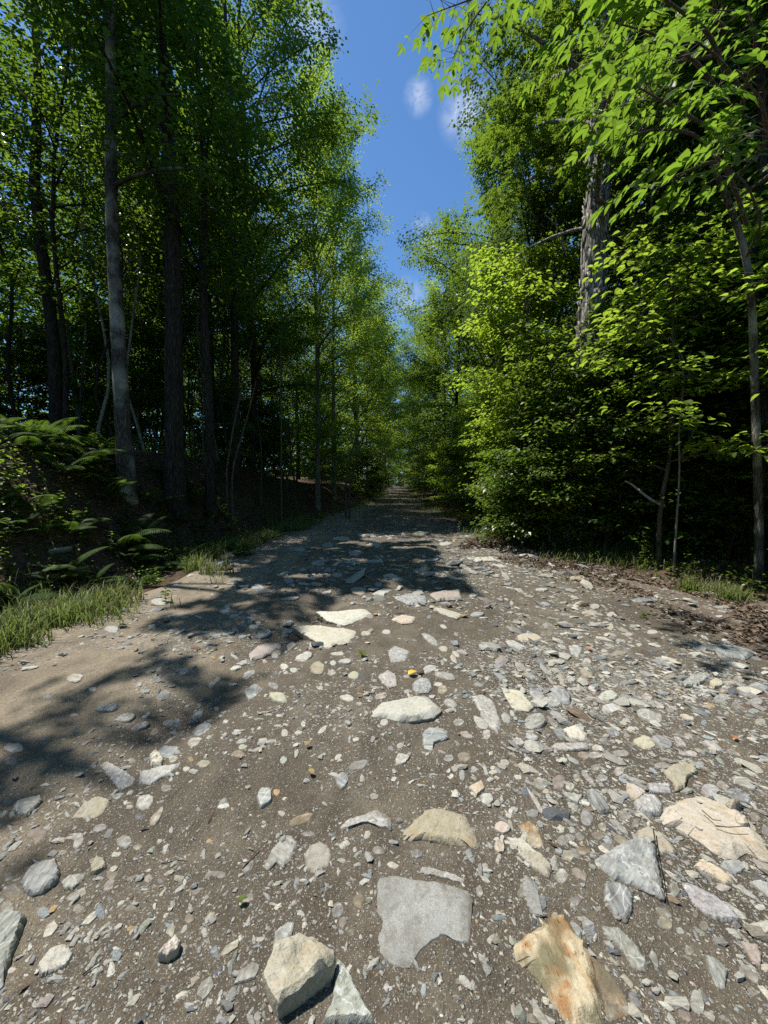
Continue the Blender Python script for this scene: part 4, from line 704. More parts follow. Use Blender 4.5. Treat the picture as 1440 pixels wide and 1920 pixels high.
def grow(seed, Ht, cb, Rad, r0, n_limb, n_leaf, leaf, lean=(0, 0), lod=0, wob=.15, flat=.7, shape=.6, twigs=False, cull=None, droop=.25, crown_side=None, compound=False, sides=8, wid=.3, sub=.26, dens=1.8, elj=.2):
    """one tree: returns (trunk Geo, crown Geo). n_leaf: leaves per spray"""
    q = np.random.default_rng(seed); T, C = Geo(), Geo()
    n_limb, n_leaf, sub = (int(n_limb*1.2), int(n_leaf*1.25), sub) if compound else (int(n_limb*1.5), int(n_leaf*dens), sub*.8); tt = np.linspace(0, 1, 13)
    px_ = lean[0]*tt+wob*(np.interp(tt, np.linspace(0, 1, 6), np.r_[0, q.normal(0, .5, 5)])); py_ = lean[1]*tt+wob*(np.interp(tt, np.linspace(0, 1, 6), np.r_[0, q.normal(0, .5, 5)]))
    path = np.stack([px_, py_, Ht*tt], -1); rad = r0*(1-.88*tt)**.85+.006; rad[0] *= 1.35
    path[0, 2] = -.25; T.tube(path, rad, sides)
    O, D, N, L = [], [], [], []
    for i in range(n_limb):
        f = (i+.5)/n_limb; th = cb+(1-cb)*.97*f**.9; b = np.array([np.interp(th, tt, path[:, k]) for k in range(3)]); br = float(np.interp(th, tt, rad))
        az = i*2.399+q.normal(0, .35); prof = np.sin(pi*np.clip(.17+.72*f, 0, 1))**shape; ln = Rad*prof*q.uniform(.7, 1.12)+.15
        if crown_side is not None: ln *= .82+.38*cos(az-crown_side)
        el = R(24+40*f)+q.normal(0, elj); ln *= 1.12; s_ = np.linspace(0, 1, 6); 
        bend = q.normal(0, .12)
        P = np.stack([b[0]+ln*s_*cos(el)*np.cos(az+bend*s_), b[1]+ln*s_*cos(el)*np.sin(az+bend*s_), b[2]+ln*(s_*sin(el)-droop*s_**2.2)], -1)
        lim_r = max(.005, min(.5*br, .018*ln+.004))*(1-.85*s_)+.002
        if cull is None or not np.any(cull(P[2:]+seedpos[0])): T.tube(P, lim_r, 5 if r0 > .1 else 4)
        m_ = max(2, int(ln/sub))
        for j in range(m_+1):
            s0 = .22+.78*(j+q.random()*.6)/(m_+.6); p0 = np.array([np.interp(s0, s_, P[:, k]) for k in range(3)]); tip = j == m_
            sd = 0 if tip else (1 if j % 2 else -1); a2 = az+bend*s0+sd*q.uniform(.6, 1.15); l2 = (.32 if tip else .34+.30*ln*(1-s0*.75)*.6)*q.uniform(.7, 1.25)
            d2 = np.array([cos(a2), sin(a2), q.normal(.08, .22)-droop*.3]); p1 = p0+d2*l2
            if twigs: T.tube(np.array([p0, (p0+p1)/2+[0, 0, .02], p1]), [.005, .0035, .0015], 3)
            k = max(3, int(n_leaf*(.6+l2*.8))); u = q.random(k)**.8; base = p0+np.outer(u, d2*l2)+q.normal(0, 1, (k, 3))*np.array([.15, .15, .22*(1-flat)+.025])*(.6+l2*.6)
            aa = a2+np.where(np.arange(k) % 2, 1, -1)*q.uniform(.3, 1.2, k); dd = np.stack([np.cos(aa), np.sin(aa), q.normal(-.28, .25, k)], -1)
            nn = np.stack([q.normal(0, .5*(1-flat)+.14, k), q.normal(0, .5*(1-flat)+.14, k), np.ones(k)], -1)
            O.append(base); D.append(dd); N.append(nn); L.append(leaf*q.uniform(.65, 1.2, k))
    sid = np.repeat(np.arange(len(O)), [len(o_) for o_ in O]); O, D, N, L = map(np.concatenate, (O, D, N, L))
    if cull is not None:
        k = cull(O+seedpos[0]); fr = np.bincount(sid, k)/np.maximum(1, np.bincount(sid)); k = ~(k | (fr[sid] > .72)); O, D, N, L = O[k], D[k], N[k], L[k]
    if compound:                                            # pinnate leaves: a stalk with paired leaflets
        n = len(O); d = D/np.linalg.norm(D, axis=1)[:, None]; sd = np.cross(d, N); sd /= np.linalg.norm(sd, axis=1)[:, None]; O2, D2, N2, L2 = [O+d*(L*1.7)[:, None]], [d], [N], [L*1.05]
        for a_ in (.55, 1.1, 1.6):
            for s_ in (-1, 1): O2.append(O+d*(L*a_)[:, None]); D2.append(d*.55+s_*sd*.85+np.array([0, 0, -.25])); N2.append(N); L2.append(L*(.75+.15*a_))
        O, D, N, L = map(np.concatenate, (O2, D2, N2, L2))
    C.leaves(O, D, N, L, wid, lod); return T, C
SHAG = at(1068, 800, 8.5)[:2]+np.array([.1, 0]); seedpos = [np.zeros(3)]
def shades_trunk(P):
    """True where a leaf at P would keep the sun off the shaggy barked trunk, which stands in full sun"""
    x0, y0 = SHAG[0]+.045*(P[:, 2]-2), SHAG[1]; ux, uy = -SUN[0], -SUN[1]; n_ = ux*ux+uy*uy
    k = ((x0-P[:, 0])*ux+(y0-P[:, 1])*uy)/n_; dist = np.hypot(P[:, 0]+ux*k-x0, P[:, 1]+uy*k-y0); zz = P[:, 2]-SUN[2]*k
    return (k > -.12) & (dist < .34) & (zz > 2.2) & (zz < 10)
def tree_obj(name, TC, bark, leafm, x, y, label, cat='tree', group=None, rz=0, sc=1.0, extra=None, z=None):
    T, C = TC; z = surf(x, y) if z is None else z; e = empty(name, (x, y, z), rz); e.scale = (sc,)*3
    tm = T if isinstance(T, bpy.types.Mesh) else T.build('trunk', True); cm = C if isinstance(C, bpy.types.Mesh) else C.build('crown')
    tk = obj('trunk', tm, bark, e); ck = obj('crown', cm, leafm, e); tk.material_slots[0].link = 'OBJECT'; tk.material_slots[0].material = bark; ck.material_slots[0].link = 'OBJECT'; ck.material_slots[0].material = leafm; tag(ck, kind='stuff')
    tag(e, label, cat, group); return e
BIG = []   # (object, description, standing point) for automatic labels
def unique(name, seed, x, y, bark, leafm, label=None, desc=None, cat='tree', group=None, cull=True, **kw):
    seedpos[0] = np.array([x, y, surf(x, y)]); TC = grow(seed, cull=sun_lit if cull else shades_trunk, **kw)
    e = tree_obj(name, TC, bark, leafm, x, y, label, cat, group)
    if desc: BIG.append((e, desc, (x, y, e.location.z+min(kw['Ht']*.4, 4))))
    return e
LW, RW = 'trees in the wood left of the road', 'trees in the wood right of the road'

# left row near the camera
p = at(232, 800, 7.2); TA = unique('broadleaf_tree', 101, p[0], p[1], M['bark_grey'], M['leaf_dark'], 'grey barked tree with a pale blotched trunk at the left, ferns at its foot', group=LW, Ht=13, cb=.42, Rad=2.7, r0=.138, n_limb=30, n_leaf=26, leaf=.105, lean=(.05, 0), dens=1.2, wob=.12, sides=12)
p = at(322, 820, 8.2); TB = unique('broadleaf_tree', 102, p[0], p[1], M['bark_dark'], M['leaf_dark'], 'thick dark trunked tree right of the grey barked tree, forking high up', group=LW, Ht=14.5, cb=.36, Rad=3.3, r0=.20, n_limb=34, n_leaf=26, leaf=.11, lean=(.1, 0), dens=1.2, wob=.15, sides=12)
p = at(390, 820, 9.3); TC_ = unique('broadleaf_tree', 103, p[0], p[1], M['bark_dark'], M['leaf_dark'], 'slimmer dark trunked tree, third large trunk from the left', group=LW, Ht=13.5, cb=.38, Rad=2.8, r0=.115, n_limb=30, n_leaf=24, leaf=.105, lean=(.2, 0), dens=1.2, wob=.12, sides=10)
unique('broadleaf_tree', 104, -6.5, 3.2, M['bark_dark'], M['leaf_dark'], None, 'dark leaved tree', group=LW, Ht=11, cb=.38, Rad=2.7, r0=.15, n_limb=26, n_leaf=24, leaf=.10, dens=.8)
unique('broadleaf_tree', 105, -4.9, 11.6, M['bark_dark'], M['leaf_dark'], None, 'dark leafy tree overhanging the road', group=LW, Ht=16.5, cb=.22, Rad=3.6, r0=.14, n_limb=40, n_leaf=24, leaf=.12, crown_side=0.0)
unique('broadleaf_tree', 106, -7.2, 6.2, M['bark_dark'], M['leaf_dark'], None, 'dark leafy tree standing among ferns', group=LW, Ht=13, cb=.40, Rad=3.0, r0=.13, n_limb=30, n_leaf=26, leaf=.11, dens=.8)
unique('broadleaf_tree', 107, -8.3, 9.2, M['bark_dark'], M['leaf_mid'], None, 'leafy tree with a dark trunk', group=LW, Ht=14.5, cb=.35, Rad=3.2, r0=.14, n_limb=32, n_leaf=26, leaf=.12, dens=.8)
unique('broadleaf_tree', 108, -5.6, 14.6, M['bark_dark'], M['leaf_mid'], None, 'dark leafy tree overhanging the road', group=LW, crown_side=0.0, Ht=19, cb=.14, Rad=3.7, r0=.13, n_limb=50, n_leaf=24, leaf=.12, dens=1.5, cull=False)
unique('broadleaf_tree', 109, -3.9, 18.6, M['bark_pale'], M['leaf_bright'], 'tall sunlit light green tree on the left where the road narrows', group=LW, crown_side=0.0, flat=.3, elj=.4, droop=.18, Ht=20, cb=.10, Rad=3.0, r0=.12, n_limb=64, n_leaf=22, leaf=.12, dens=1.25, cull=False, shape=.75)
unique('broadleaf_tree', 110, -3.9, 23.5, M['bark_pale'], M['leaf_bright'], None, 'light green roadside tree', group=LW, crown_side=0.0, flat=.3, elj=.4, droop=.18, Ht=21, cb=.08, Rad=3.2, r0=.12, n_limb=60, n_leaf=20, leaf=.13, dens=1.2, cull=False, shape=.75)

# right row near the camera
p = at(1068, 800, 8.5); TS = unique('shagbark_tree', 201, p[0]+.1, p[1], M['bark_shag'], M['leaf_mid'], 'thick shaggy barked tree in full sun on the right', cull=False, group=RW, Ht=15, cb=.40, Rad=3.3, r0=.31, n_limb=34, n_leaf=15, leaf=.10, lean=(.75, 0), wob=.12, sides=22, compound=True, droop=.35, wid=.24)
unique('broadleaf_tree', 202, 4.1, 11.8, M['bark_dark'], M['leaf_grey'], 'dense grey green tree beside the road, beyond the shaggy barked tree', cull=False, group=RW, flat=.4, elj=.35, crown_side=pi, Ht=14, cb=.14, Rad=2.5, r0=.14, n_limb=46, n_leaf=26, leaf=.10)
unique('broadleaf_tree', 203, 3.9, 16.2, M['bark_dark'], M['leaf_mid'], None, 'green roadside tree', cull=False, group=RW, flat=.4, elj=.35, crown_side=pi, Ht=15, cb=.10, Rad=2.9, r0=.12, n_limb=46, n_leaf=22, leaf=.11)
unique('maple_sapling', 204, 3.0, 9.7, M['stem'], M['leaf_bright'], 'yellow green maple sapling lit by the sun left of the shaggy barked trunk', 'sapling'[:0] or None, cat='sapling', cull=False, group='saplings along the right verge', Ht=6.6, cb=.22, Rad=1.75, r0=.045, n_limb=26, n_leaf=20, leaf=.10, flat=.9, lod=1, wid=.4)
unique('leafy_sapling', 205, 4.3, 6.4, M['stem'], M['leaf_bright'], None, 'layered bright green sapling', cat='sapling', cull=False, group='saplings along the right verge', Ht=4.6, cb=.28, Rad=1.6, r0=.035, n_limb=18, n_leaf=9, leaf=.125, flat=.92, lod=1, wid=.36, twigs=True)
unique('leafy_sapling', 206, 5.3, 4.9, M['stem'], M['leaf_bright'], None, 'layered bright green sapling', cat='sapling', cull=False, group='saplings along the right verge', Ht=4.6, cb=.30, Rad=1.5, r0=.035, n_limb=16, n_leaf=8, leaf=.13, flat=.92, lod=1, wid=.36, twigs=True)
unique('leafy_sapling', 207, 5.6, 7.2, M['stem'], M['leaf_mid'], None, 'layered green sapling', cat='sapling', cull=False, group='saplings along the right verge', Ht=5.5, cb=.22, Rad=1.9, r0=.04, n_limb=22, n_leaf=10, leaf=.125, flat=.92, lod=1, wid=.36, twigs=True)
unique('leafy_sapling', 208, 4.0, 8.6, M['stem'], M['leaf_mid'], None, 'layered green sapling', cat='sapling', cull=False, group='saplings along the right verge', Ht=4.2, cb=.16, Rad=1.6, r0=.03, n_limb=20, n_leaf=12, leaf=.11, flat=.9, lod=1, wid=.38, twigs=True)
for k, (x, y, h, r_) in enumerate(((2.95, 9.0, 2.2, 1.0), (3.1, 11.0, 3.0, 1.25), (2.8, 12.6, 3.4, 1.2), (2.9, 14.4, 3.8, 1.3), (3.3, 10.0, 2.2, 1.1), (3.6, 8.0, 1.7, .9), (3.15, 8.0, 3.6, 1.1), (4.05, 7.6, 3.5, 1.1), (4.8, 7.4, 1.8, .9), (2.7, 8.3, 1.8, .75), (5.3, 6.3, 1.2, .8))):
    unique('bushy_sapling', 220+k, x, y, M['stem'], M['leaf_bright'] if k % 2 and k < 6 else M['leaf_mid'] if k < 7 else M['leaf_dark'], None, 'bushy green sapling', cat='sapling', cull=False, group='saplings along the right verge', Ht=h, cb=.06, Rad=r_, r0=.025, n_limb=20, n_leaf=18, leaf=.095, flat=.88, lod=0, wid=.36)  # leaf colour carries the lit and shaded stretches of the shrub wall
for k, (x, y, h, r_) in enumerate(((-4.6, 12.8, 3.2, 1.3), (-4.4, 15.5, 4.5, 1.4), (-4.2, 20.5, 4.5, 1.4), (-5.4, 10.6, 3.0, 1.3))):
    unique('bushy_sapling', 240+k, x, y, M['stem'], M['leaf_dark'], None, 'dark bushy sapling', cat='sapling', cull=True, group='saplings along the left verge', Ht=h, cb=.12, Rad=r_, r0=.03, n_limb=24, n_leaf=14, leaf=.095, flat=.8)

# shared kinds for the rest of the wood
def kind(seed, **kw):
    T, C = grow(seed, **kw); return T.build('trunk', True), C.build('crown')
TALL = [kind(301+k, flat=.25, elj=.42, droop=.15, Ht=17, cb=.10, Rad=3.3, r0=.13, n_limb=44, n_leaf=20, leaf=.15, dens=1.05, crown_side=0.0) for k in range(3)]
HIGH = [kind(311+k, Ht=16, cb=.36, Rad=3.2, r0=.13, n_limb=30, n_leaf=20, leaf=.15, dens=.75) for k in range(3)]
POLE = [kind(321+k, Ht=11, cb=.26, Rad=1.7, r0=.05, n_limb=26, n_leaf=14, leaf=.12, dens=1.1, wob=.5) for k in range(4)]
THIN = [kind(341+k, Ht=8.5, cb=.45, Rad=1.2, r0=.033, n_limb=12, n_leaf=9, leaf=.12, dens=1, wob=.7) for k in range(3)]
BUSH = [kind(331+k, Ht=3.6, cb=.06, Rad=1.7, r0=.025, n_limb=26, n_leaf=20, leaf=.12, flat=.8) for k in range(3)]
LM = {'d': M['leaf_dark'], 'm': M['leaf_mid'], 'b': M['leaf_bright']}
BARK = {'d': M['bark_dark'], 'p': M['bark_pale'], 'g': M['bark_grey']}
COPIES = {}
trng = np.random.default_rng(77)
def place(lib, libname, k, x, y, leafk, barkk, desc, sc=1.0, name='broadleaf_tree', cat='tree', group=LW, rz=None):
    key = (libname, k, leafk, barkk)
    if key not in COPIES:
        COPIES[key] = lib[k]
    e = tree_obj(name, COPIES[key], BARK[barkk], LM[leafk], x, y, None, cat, group, trng.uniform(0, 6.28) if rz is None else rz+trng.normal(0, .35), sc*trng.uniform(.9, 1.1)); BIG.append((e, desc, (x, y, e.location.z+2.2))); return e
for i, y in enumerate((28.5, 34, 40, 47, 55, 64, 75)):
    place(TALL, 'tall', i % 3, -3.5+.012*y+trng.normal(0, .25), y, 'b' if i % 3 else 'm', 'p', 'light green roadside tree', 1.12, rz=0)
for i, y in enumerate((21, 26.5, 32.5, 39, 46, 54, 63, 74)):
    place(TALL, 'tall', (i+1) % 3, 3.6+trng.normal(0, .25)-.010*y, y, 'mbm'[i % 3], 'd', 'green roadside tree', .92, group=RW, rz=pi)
for i, (x, y) in enumerate(((-1.5, 92), (.6, 96), (2.6, 91), (-3.8, 88), (4.8, 87), (.3, 86))):
    place(TALL, 'tall', i % 3, x, y, 'b', 'p', 'tree closing off the view', .95)
for i, (x, y) in enumerate(((-2.1, 47), (2.2, 51), (-1.9, 58), (2.0, 63), (-1.6, 69))):
    place(HIGH, 'high', i % 3, x, y, 'bm'[i % 2], 'p', 'tall tree leaning over the far road', 1.28, group=LW if x < 0 else RW)
for i, (x, y) in enumerate(((-14.5, 4), (-10, 14), (-12.5, 10.5), (-8.2, 17), (-11.5, 16), (-15, 13), (-14, 19), (-8, 22.5), (-18, 17), (-11, 25), (-7.5, 29), (-16, 27), (-11, 34), (-21, 24), (-7.5, 38))):
    place(HIGH, 'high', i % 3, x, y, 'dm'[i % 2], 'd', 'dark trunked tree in the wood', trng.uniform(.8, 1.05))
for i, (x, y) in enumerate(((-7.4, 8.4), (-5.9, 12.6), (-6.6, 13.8), (-7.4, 12.6), (-8.2, 14.2), (-6.3, 16.6), (-7.2, 18.2), (-9.2, 15.6), (-10, 18.6), (-6.0, 20.2), (-8.8, 20.5), (-12.5, 14), (-10.3, 10.2), (-12.2, 8.4), (-13, 9), (-6.4, 24), (-7.0, 26.5), (-9.6, 23), (-13, 22), (-5.5, 30), (-6.4, 33))):
    place(POLE, 'pole', i % 4, x, y, 'dmm'[i % 3], 'dpgd'[i % 4], ('slim dark stemmed tree', 'slim pale stemmed tree', 'slim grey stemmed tree', 'slim dark stemmed tree')[i % 4]+' in the wood')
for i in range(34):
    y = 8.5+14*trng.random(); x = -5.2-.55*(y-8)*trng.random()-2.2*trng.random()
    place(THIN, 'thin', i % 3, x, y, 'dm'[i % 2], 'pgdp'[i % 4], ('thin pale stemmed young tree', 'thin grey stemmed young tree', 'thin dark stemmed young tree', 'thin pale stemmed young tree')[i % 4]+' in the wood')  # more stems get pale bark, standing in for light along their edges
for i in range(12):
    y = 7+9*trng.random(); x = 4.6+.5*(y-6)*trng.random()+1.5*trng.random()
    place(THIN, 'thin', i % 3, x, y, 'dm'[i % 2], 'dp'[i % 2], ('thin dark stemmed young tree', 'thin pale stemmed young tree')[i % 2]+' in the wood', group=RW)
for i, (x, y) in enumerate(((-8, 11), (-9, 14), (-11, 13), (-7, 15.6), (-13, 17), (-6.2, 18.6), (-10, 20), (-16, 20), (-8, 25), (-13, 26), (-5.3, 26), (-18, 23), (-5.0, 32), (-14, 12), (-5.0, 37), (-4.6, 43), (-2.6, 29), (-2.4, 36), (-2.3, 44), (-2.2, 53), (-2.2, 64), (-1.2, 84), (1.2, 85), (-14, 9), (-15.5, 11.5), (-17, 14.5), (-12, 7.8), (-15, 6.5), (-11.5, 11.6), (-6.3, 14.4), (-5.6, 16.4))):
    place(BUSH, 'bush', i % 3, x, y, 'dm'[i % 2], 'd', 'low leafy bush under the trees', trng.uniform(.6, 1.0), 'leafy_bush', 'bush')
for i, (x, y) in enumerate(((7.2, 8.6), (6.6, 12), (9.5, 10.5), (8, 15), (12, 13), (6.5, 19), (10, 20), (7, 25), (14, 18), (6.5, 31), (11, 28), (8.8, 6.6))):
    place(HIGH, 'high', i % 3, x, y, 'dm'[i % 2], 'd', 'dark trunked tree in the wood', trng.uniform(.8, 1.05), group=RW)
for i, (x, y) in enumerate(((6.0, 9.4), (5.4, 10.8), (7.6, 10.8), (5.6, 13.6), (9, 13), (7.4, 7.2), (6.9, 6.0), (8.8, 9), (5.2, 18), (5.4, 22.5), (10.5, 15.5))):
    place(POLE, 'pole', i % 4, x, y, 'mdm'[i % 3], 'dpgd'[i % 4], ('slim dark stemmed tree', 'slim pale stemmed tree', 'slim grey stemmed tree', 'slim dark stemmed tree')[i % 4]+' in the wood', group=RW)
for i, (x, y) in enumerate(((5.0, 9.2), (6.8, 9.0), (8.2, 8.0), (7.0, 7.8), (3.1, 17), (3.0, 20), (3.0, 23.5), (3.0, 27.5), (2.95, 32), (2.9, 37), (2.4, 43), (2.3, 50), (2.2, 60), (2.2, 70), (6.2, 4.9), (7.4, 5.6), (7.0, 4.2), (6.1, 6.6), (5.0, 8.0), (5.7, 7.4), (5.4, 9.0), (6.4, 7.9), (4.6, 9.6), (9.5, 12), (6.0, 12.2), (4.8, 14.2), (6.6, 15.6), (9.8, 8.0))):
    place(BUSH, 'bush', i % 3, x, y, 'mb'[i % 2] if x < 4 else 'dm'[i % 2], 'd', 'leafy roadside bush' if x < 4 else 'low leafy bush under the trees', trng.uniform(.75, 1.05), 'leafy_bush', 'bush', group=RW)

# the far wood: one leafy mass
g = Geo(); q = np.random.default_rng(9)
def mass(n, x0, x1, y0, y1, zt, ls):
    x = q.uniform(x0, x1, n); y = q.uniform(y0, y1, n); z = surf(0, 30)-.3+zt*q.random(n)**1.1
    k = (vnoise(x, z, 3.0, 71)+.6*vnoise(y, z, 2.2, 72) > -.3); x, y, z = x[k], y[k], z[k]; n = len(x); a = q.uniform(0, 6.28, n); h_ = np.maximum(0, np.minimum(np.abs(x)-4, 30))*.05
    g.leaves(np.stack([x, y, z+h_], -1), np.stack([np.cos(a), np.sin(a), q.normal(-.2, .3, n)], -1), np.stack([q.normal(0, .4, n), q.normal(0, .4, n), np.ones(n)], -1), ls*q.uniform(.6, 1.3, n), .34)
mass(46000, -34, -19, 12, 60, 18, .5); mass(26000, -19, -6, 40, 70, 17, .5); mass(36000, 14, 32, 8, 60, 18, .5); mass(22000, 6, 14, 34, 70, 16, .5); mass(22000, -30, 30, 98, 110, 18, .7); mass(26000, -36, -17, -4, 14, 17, .45); mass(16000, 15, 30, -2, 10, 17, .45); mass(16000, -30, -6, -32, -3, 17, .6); mass(16000, 7, 30, -32, -3, 17, .6)  # last two stand unseen behind the camera, added to cut skylight
tag(obj('far_woodland', g.build('far_woodland'), M['leaf_mid']), 'distant green woodland behind the nearer trees', None, None, 'stuff')

# ------------------------------------------------------------------ shaggy bark plates and dead twigs on the big right tree
q = np.random.default_rng(31); g = Geo(); path_v = [k for k in bpy.data.objects if k.parent == TS and k.name.startswith('trunk')][0].data; zz = []
co = np.empty(len(path_v.vertices)*3, np.float32); path_v.vertices.foreach_get('co', co); ringc = co.reshape(-1, 3)[:13*22].reshape(13, 22, 3); ctr = ringc.mean(1); rr = np.linalg.norm(ringc-ctr[:, None], axis=2).mean(1)
for k in range(620):
    z0 = q.uniform(.1, 11.5); a = q.uniform(0, 2*pi); L_ = q.uniform(.18, .55); wd = q.uniform(.03, .075); s_ = np.linspace(0, 1, 5); V = []; off = q.uniform(.004, .02); flare = q.uniform(.0, .06)*(1 if q.random() < .5 else .25); skew = q.normal(0, .05)
    for e_ in s_:
        z_ = z0+L_*(e_-.5); c = np.array([np.interp(z_, ctr[:, 2], ctr[:, i]) for i in range(3)]); r_ = np.interp(z_, ctr[:, 2], rr)+off+flare*(abs(e_-.5)*2)**2.5; r_ += q.normal(0, .003)
        ww = wd*(1-.45*abs(e_-.5)*2*q.uniform(.5, 1.2))
        for s2 in (-1, 0, 1): b_ = a+skew*e_+s2*ww/max(r_, .05); V.append([c[0]+cos(b_)*(r_+(.008 if s2 == 0 else -.004)), c[1]+sin(b_)*(r_+(.008 if s2 == 0 else -.004)), z_])
    F4 = [(i*3+j, i*3+j+1, i*3+j+4, i*3+j+3) for i in range(4) for j in range(2)]; g.add(V, None, F4)
bk = obj('bark', g.build('bark', True), M['bark_shag'], TS); tag(bk, kind='stuff')
md = bk.modifiers.new('thick', 'SOLIDIFY'); md.thickness = .012; md.offset = 0
def local(e, p): return np.array(p)-np.array(e.location)
def dead(e, pts, r_, mat='dead_wood'):
    g = Geo(); P = np.array([local(e, at(p[0], p[1], p[2]+.9)) for p in pts]); g.tube(P, np.linspace(r_, r_*.35, len(P)), 5); tag(obj('dead_branch', g.build('dead_branch', True), M[mat], e), 'bare pale dead branch')
dead(TS, [(1150, 160, 6.6), (1120, 162, 6.4), (1095, 150, 6.2), (1080, 140, 6.1), (1062, 122, 6.0)], .02); dead(TS, [(1082, 141, 6.1), (1092, 128, 6.0), (1097, 118, 6.0)], .01)
dead(TS, [(1060, 470, 7.4), (1045, 440, 7.2), (1042, 410, 7.1), (1030, 395, 7.0)], .014); dead(TS, [(1062, 480, 7.4), (1050, 430, 7.0), (1020, 400, 6.8)], .012)

# ------------------------------------------------------------------ hickory at the right edge with its leaves hanging close to the camera
def pinnate(L, n_pair, seed):
    q = np.random.default_rng(seed); g = Geo(); s_ = np.linspace(0, 1, 6); P = np.stack([L*s_, 0*s_, -.22*L*s_**2], -1); g.tube(P, .0022*(1-.7*s_)+.0006, 3); O, D, N, LL = [], [], [], []
    for k in range(n_pair):
        f = .38+.55*k/max(1, n_pair-1); o = np.array([np.interp(f, s_, P[:, i]) for i in range(3)])
        for sg in (-1, 1): O.append(o); D.append([.55+.12*k, sg*.9, -.28+q.normal(0, .1)]); N.append([q.normal(0, .2), -sg*.25, 1]); LL.append(L*(.36+.12*k)*q.uniform(.9, 1.1))
    O.append(P[-1]); D.append([1, 0, -.4]); N.append([0, q.normal(0, .2), 1]); LL.append(L*.62); g.leaves(O, D, N, LL, .22, 1, .09); return g.build('leaf')
PIN = [pinnate(.19, 2, 1), pinnate(.23, 3, 2), pinnate(.20, 2, 3), pinnate(.17, 2, 4), pinnate(.24, 3, 5)]
for me in PIN: me.materials.append(M['leaf_hickory'])
p = on_ground(1412, 1052); seedpos[0] = np.array([p[0], p[1], surf(p[0], p[1])])
T, C = grow(401, cull=shades_trunk, Ht=11, cb=.62, Rad=2.6, r0=.11, n_limb=20, n_leaf=9, leaf=.105, lean=(-.35, .1), wob=.5, compound=True, wid=.24, droop=.35)
HK = tree_obj('hickory_tree', (T, C), M['bark_dark'], M['leaf_hickory'], p[0], p[1], 'hickory tree at the right border with bright green leaves hanging close overhead', 'tree', RW)
q = np.random.default_rng(55); NL = 0
def branch(pts, r_, nl, spread=.16, mat='stem'):
    global NL
    P = np.array([at(*a) for a in pts]); n = 14; s_ = np.linspace(0, 1, len(P)); f = np.linspace(0, 1, n); Q = np.stack([np.interp(f, s_, P[:, i]) for i in range(3)], -1); Q[1:-1] = (Q[:-2]+Q[1:-1]*2+Q[2:])/4
    g = Geo(); g.tube(Q-np.array(HK.location), np.linspace(r_, .0025, n), 5)
    tan = np.gradient(Q, axis=0); lv = []
    for k in range(nl):
        t_ = .3+.7*((k+q.random())/nl)**.85; o = np.array([np.interp(t_, f, Q[:, i]) for i in range(3)]); d = np.array([np.interp(t_, f, tan[:, i]) for i in range(3)]); d /= np.linalg.norm(d); a = math.atan2(d[1], d[0])+q.choice([-1, 1])*q.uniform(.3, 1.4)
        sl = q.uniform(.03, spread); b_ = o+np.array([cos(a)*sl, sin(a)*sl, q.normal(.0, spread*.4)]); g.tube(np.array([o, b_])-np.array(HK.location), [.003, .0015], 3); lv.append((b_, a))
    obj('branch', g.build('branch', True), M[mat], HK)
    for b_, a in lv:
        o = obj('leaf', PIN[q.integers(0, 5)], None, HK, b_-np.array(HK.location)); o.rotation_euler = (q.normal(0, .25), q.uniform(-.15, .4), a); o.scale = (q.uniform(.62, 1.05),)*3; NL += 1
branch([(1400, 420, 4.6), (1370, 330, 3.8), (1310, 250, 3.2), (1230, 240, 2.8), (1150, 265, 2.5)], .022, 24)
branch([(1375, 330, 4.2), (1340, 300, 3.2), (1290, 320, 2.6), (1220, 350, 2.3)], .018, 18)
branch([(1365, 190, 4.4), (1300, 110, 3.4), (1220, 60, 2.9), (1140, 40, 2.7)], .02, 26)
branch([(1365, 150, 4.2), (1330, 60, 3.0), (1260, 10, 2.6), (1180, -60, 2.4)], .02, 22)
branch([(1375, 260, 4.0), (1400, 180, 3.0), (1350, 110, 2.4), (1280, 60, 2.1)], .018, 20)
branch([(1385, 330, 4.0), (1440, 260, 2.9), (1430, 190, 2.3), (1380, 130, 2.0)], .018, 20)
branch([(1385, 300, 4.0), (1330, 240, 3.0), (1260, 200, 2.4), (1190, 160, 2.2)], .018, 20)
branch([(1400, 360, 4.0), (1480, 300, 2.6), (1470, 260, 2.0), (1420, 240, 1.7)], .016, 10)
branch([(1370, 60, 4.4), (1200, -60, 3.8), (1000, -40, 3.7), (880, 0, 3.7), (800, 30, 3.8)], .02, 26, .22)
branch([(1340, 0, 4.4), (1150, -120, 4.0), (960, -60, 4.2), (870, 60, 4.4), (850, 110, 4.5)], .02, 22, .22)
branch([(1390, 250, 4.6), (1300, 190, 3.9), (1210, 150, 3.5), (1130, 190, 3.3)], .016, 20)
branch([(1390, 200, 4.6), (1420, 80, 3.8), (1400, 20, 3.4), (1330, 20, 3.2)], .016, 18)
branch([(1400, 480, 4.8), (1430, 420, 4.0), (1400, 340, 3.2), (1330, 290, 2.9)], .016, 14)
branch([(1365, 100, 4.4), (1250, 120, 3.8), (1150, 110, 3.6), (1060, 100, 3.6)], .018, 22, .2)
print('hickory leaves', NL)
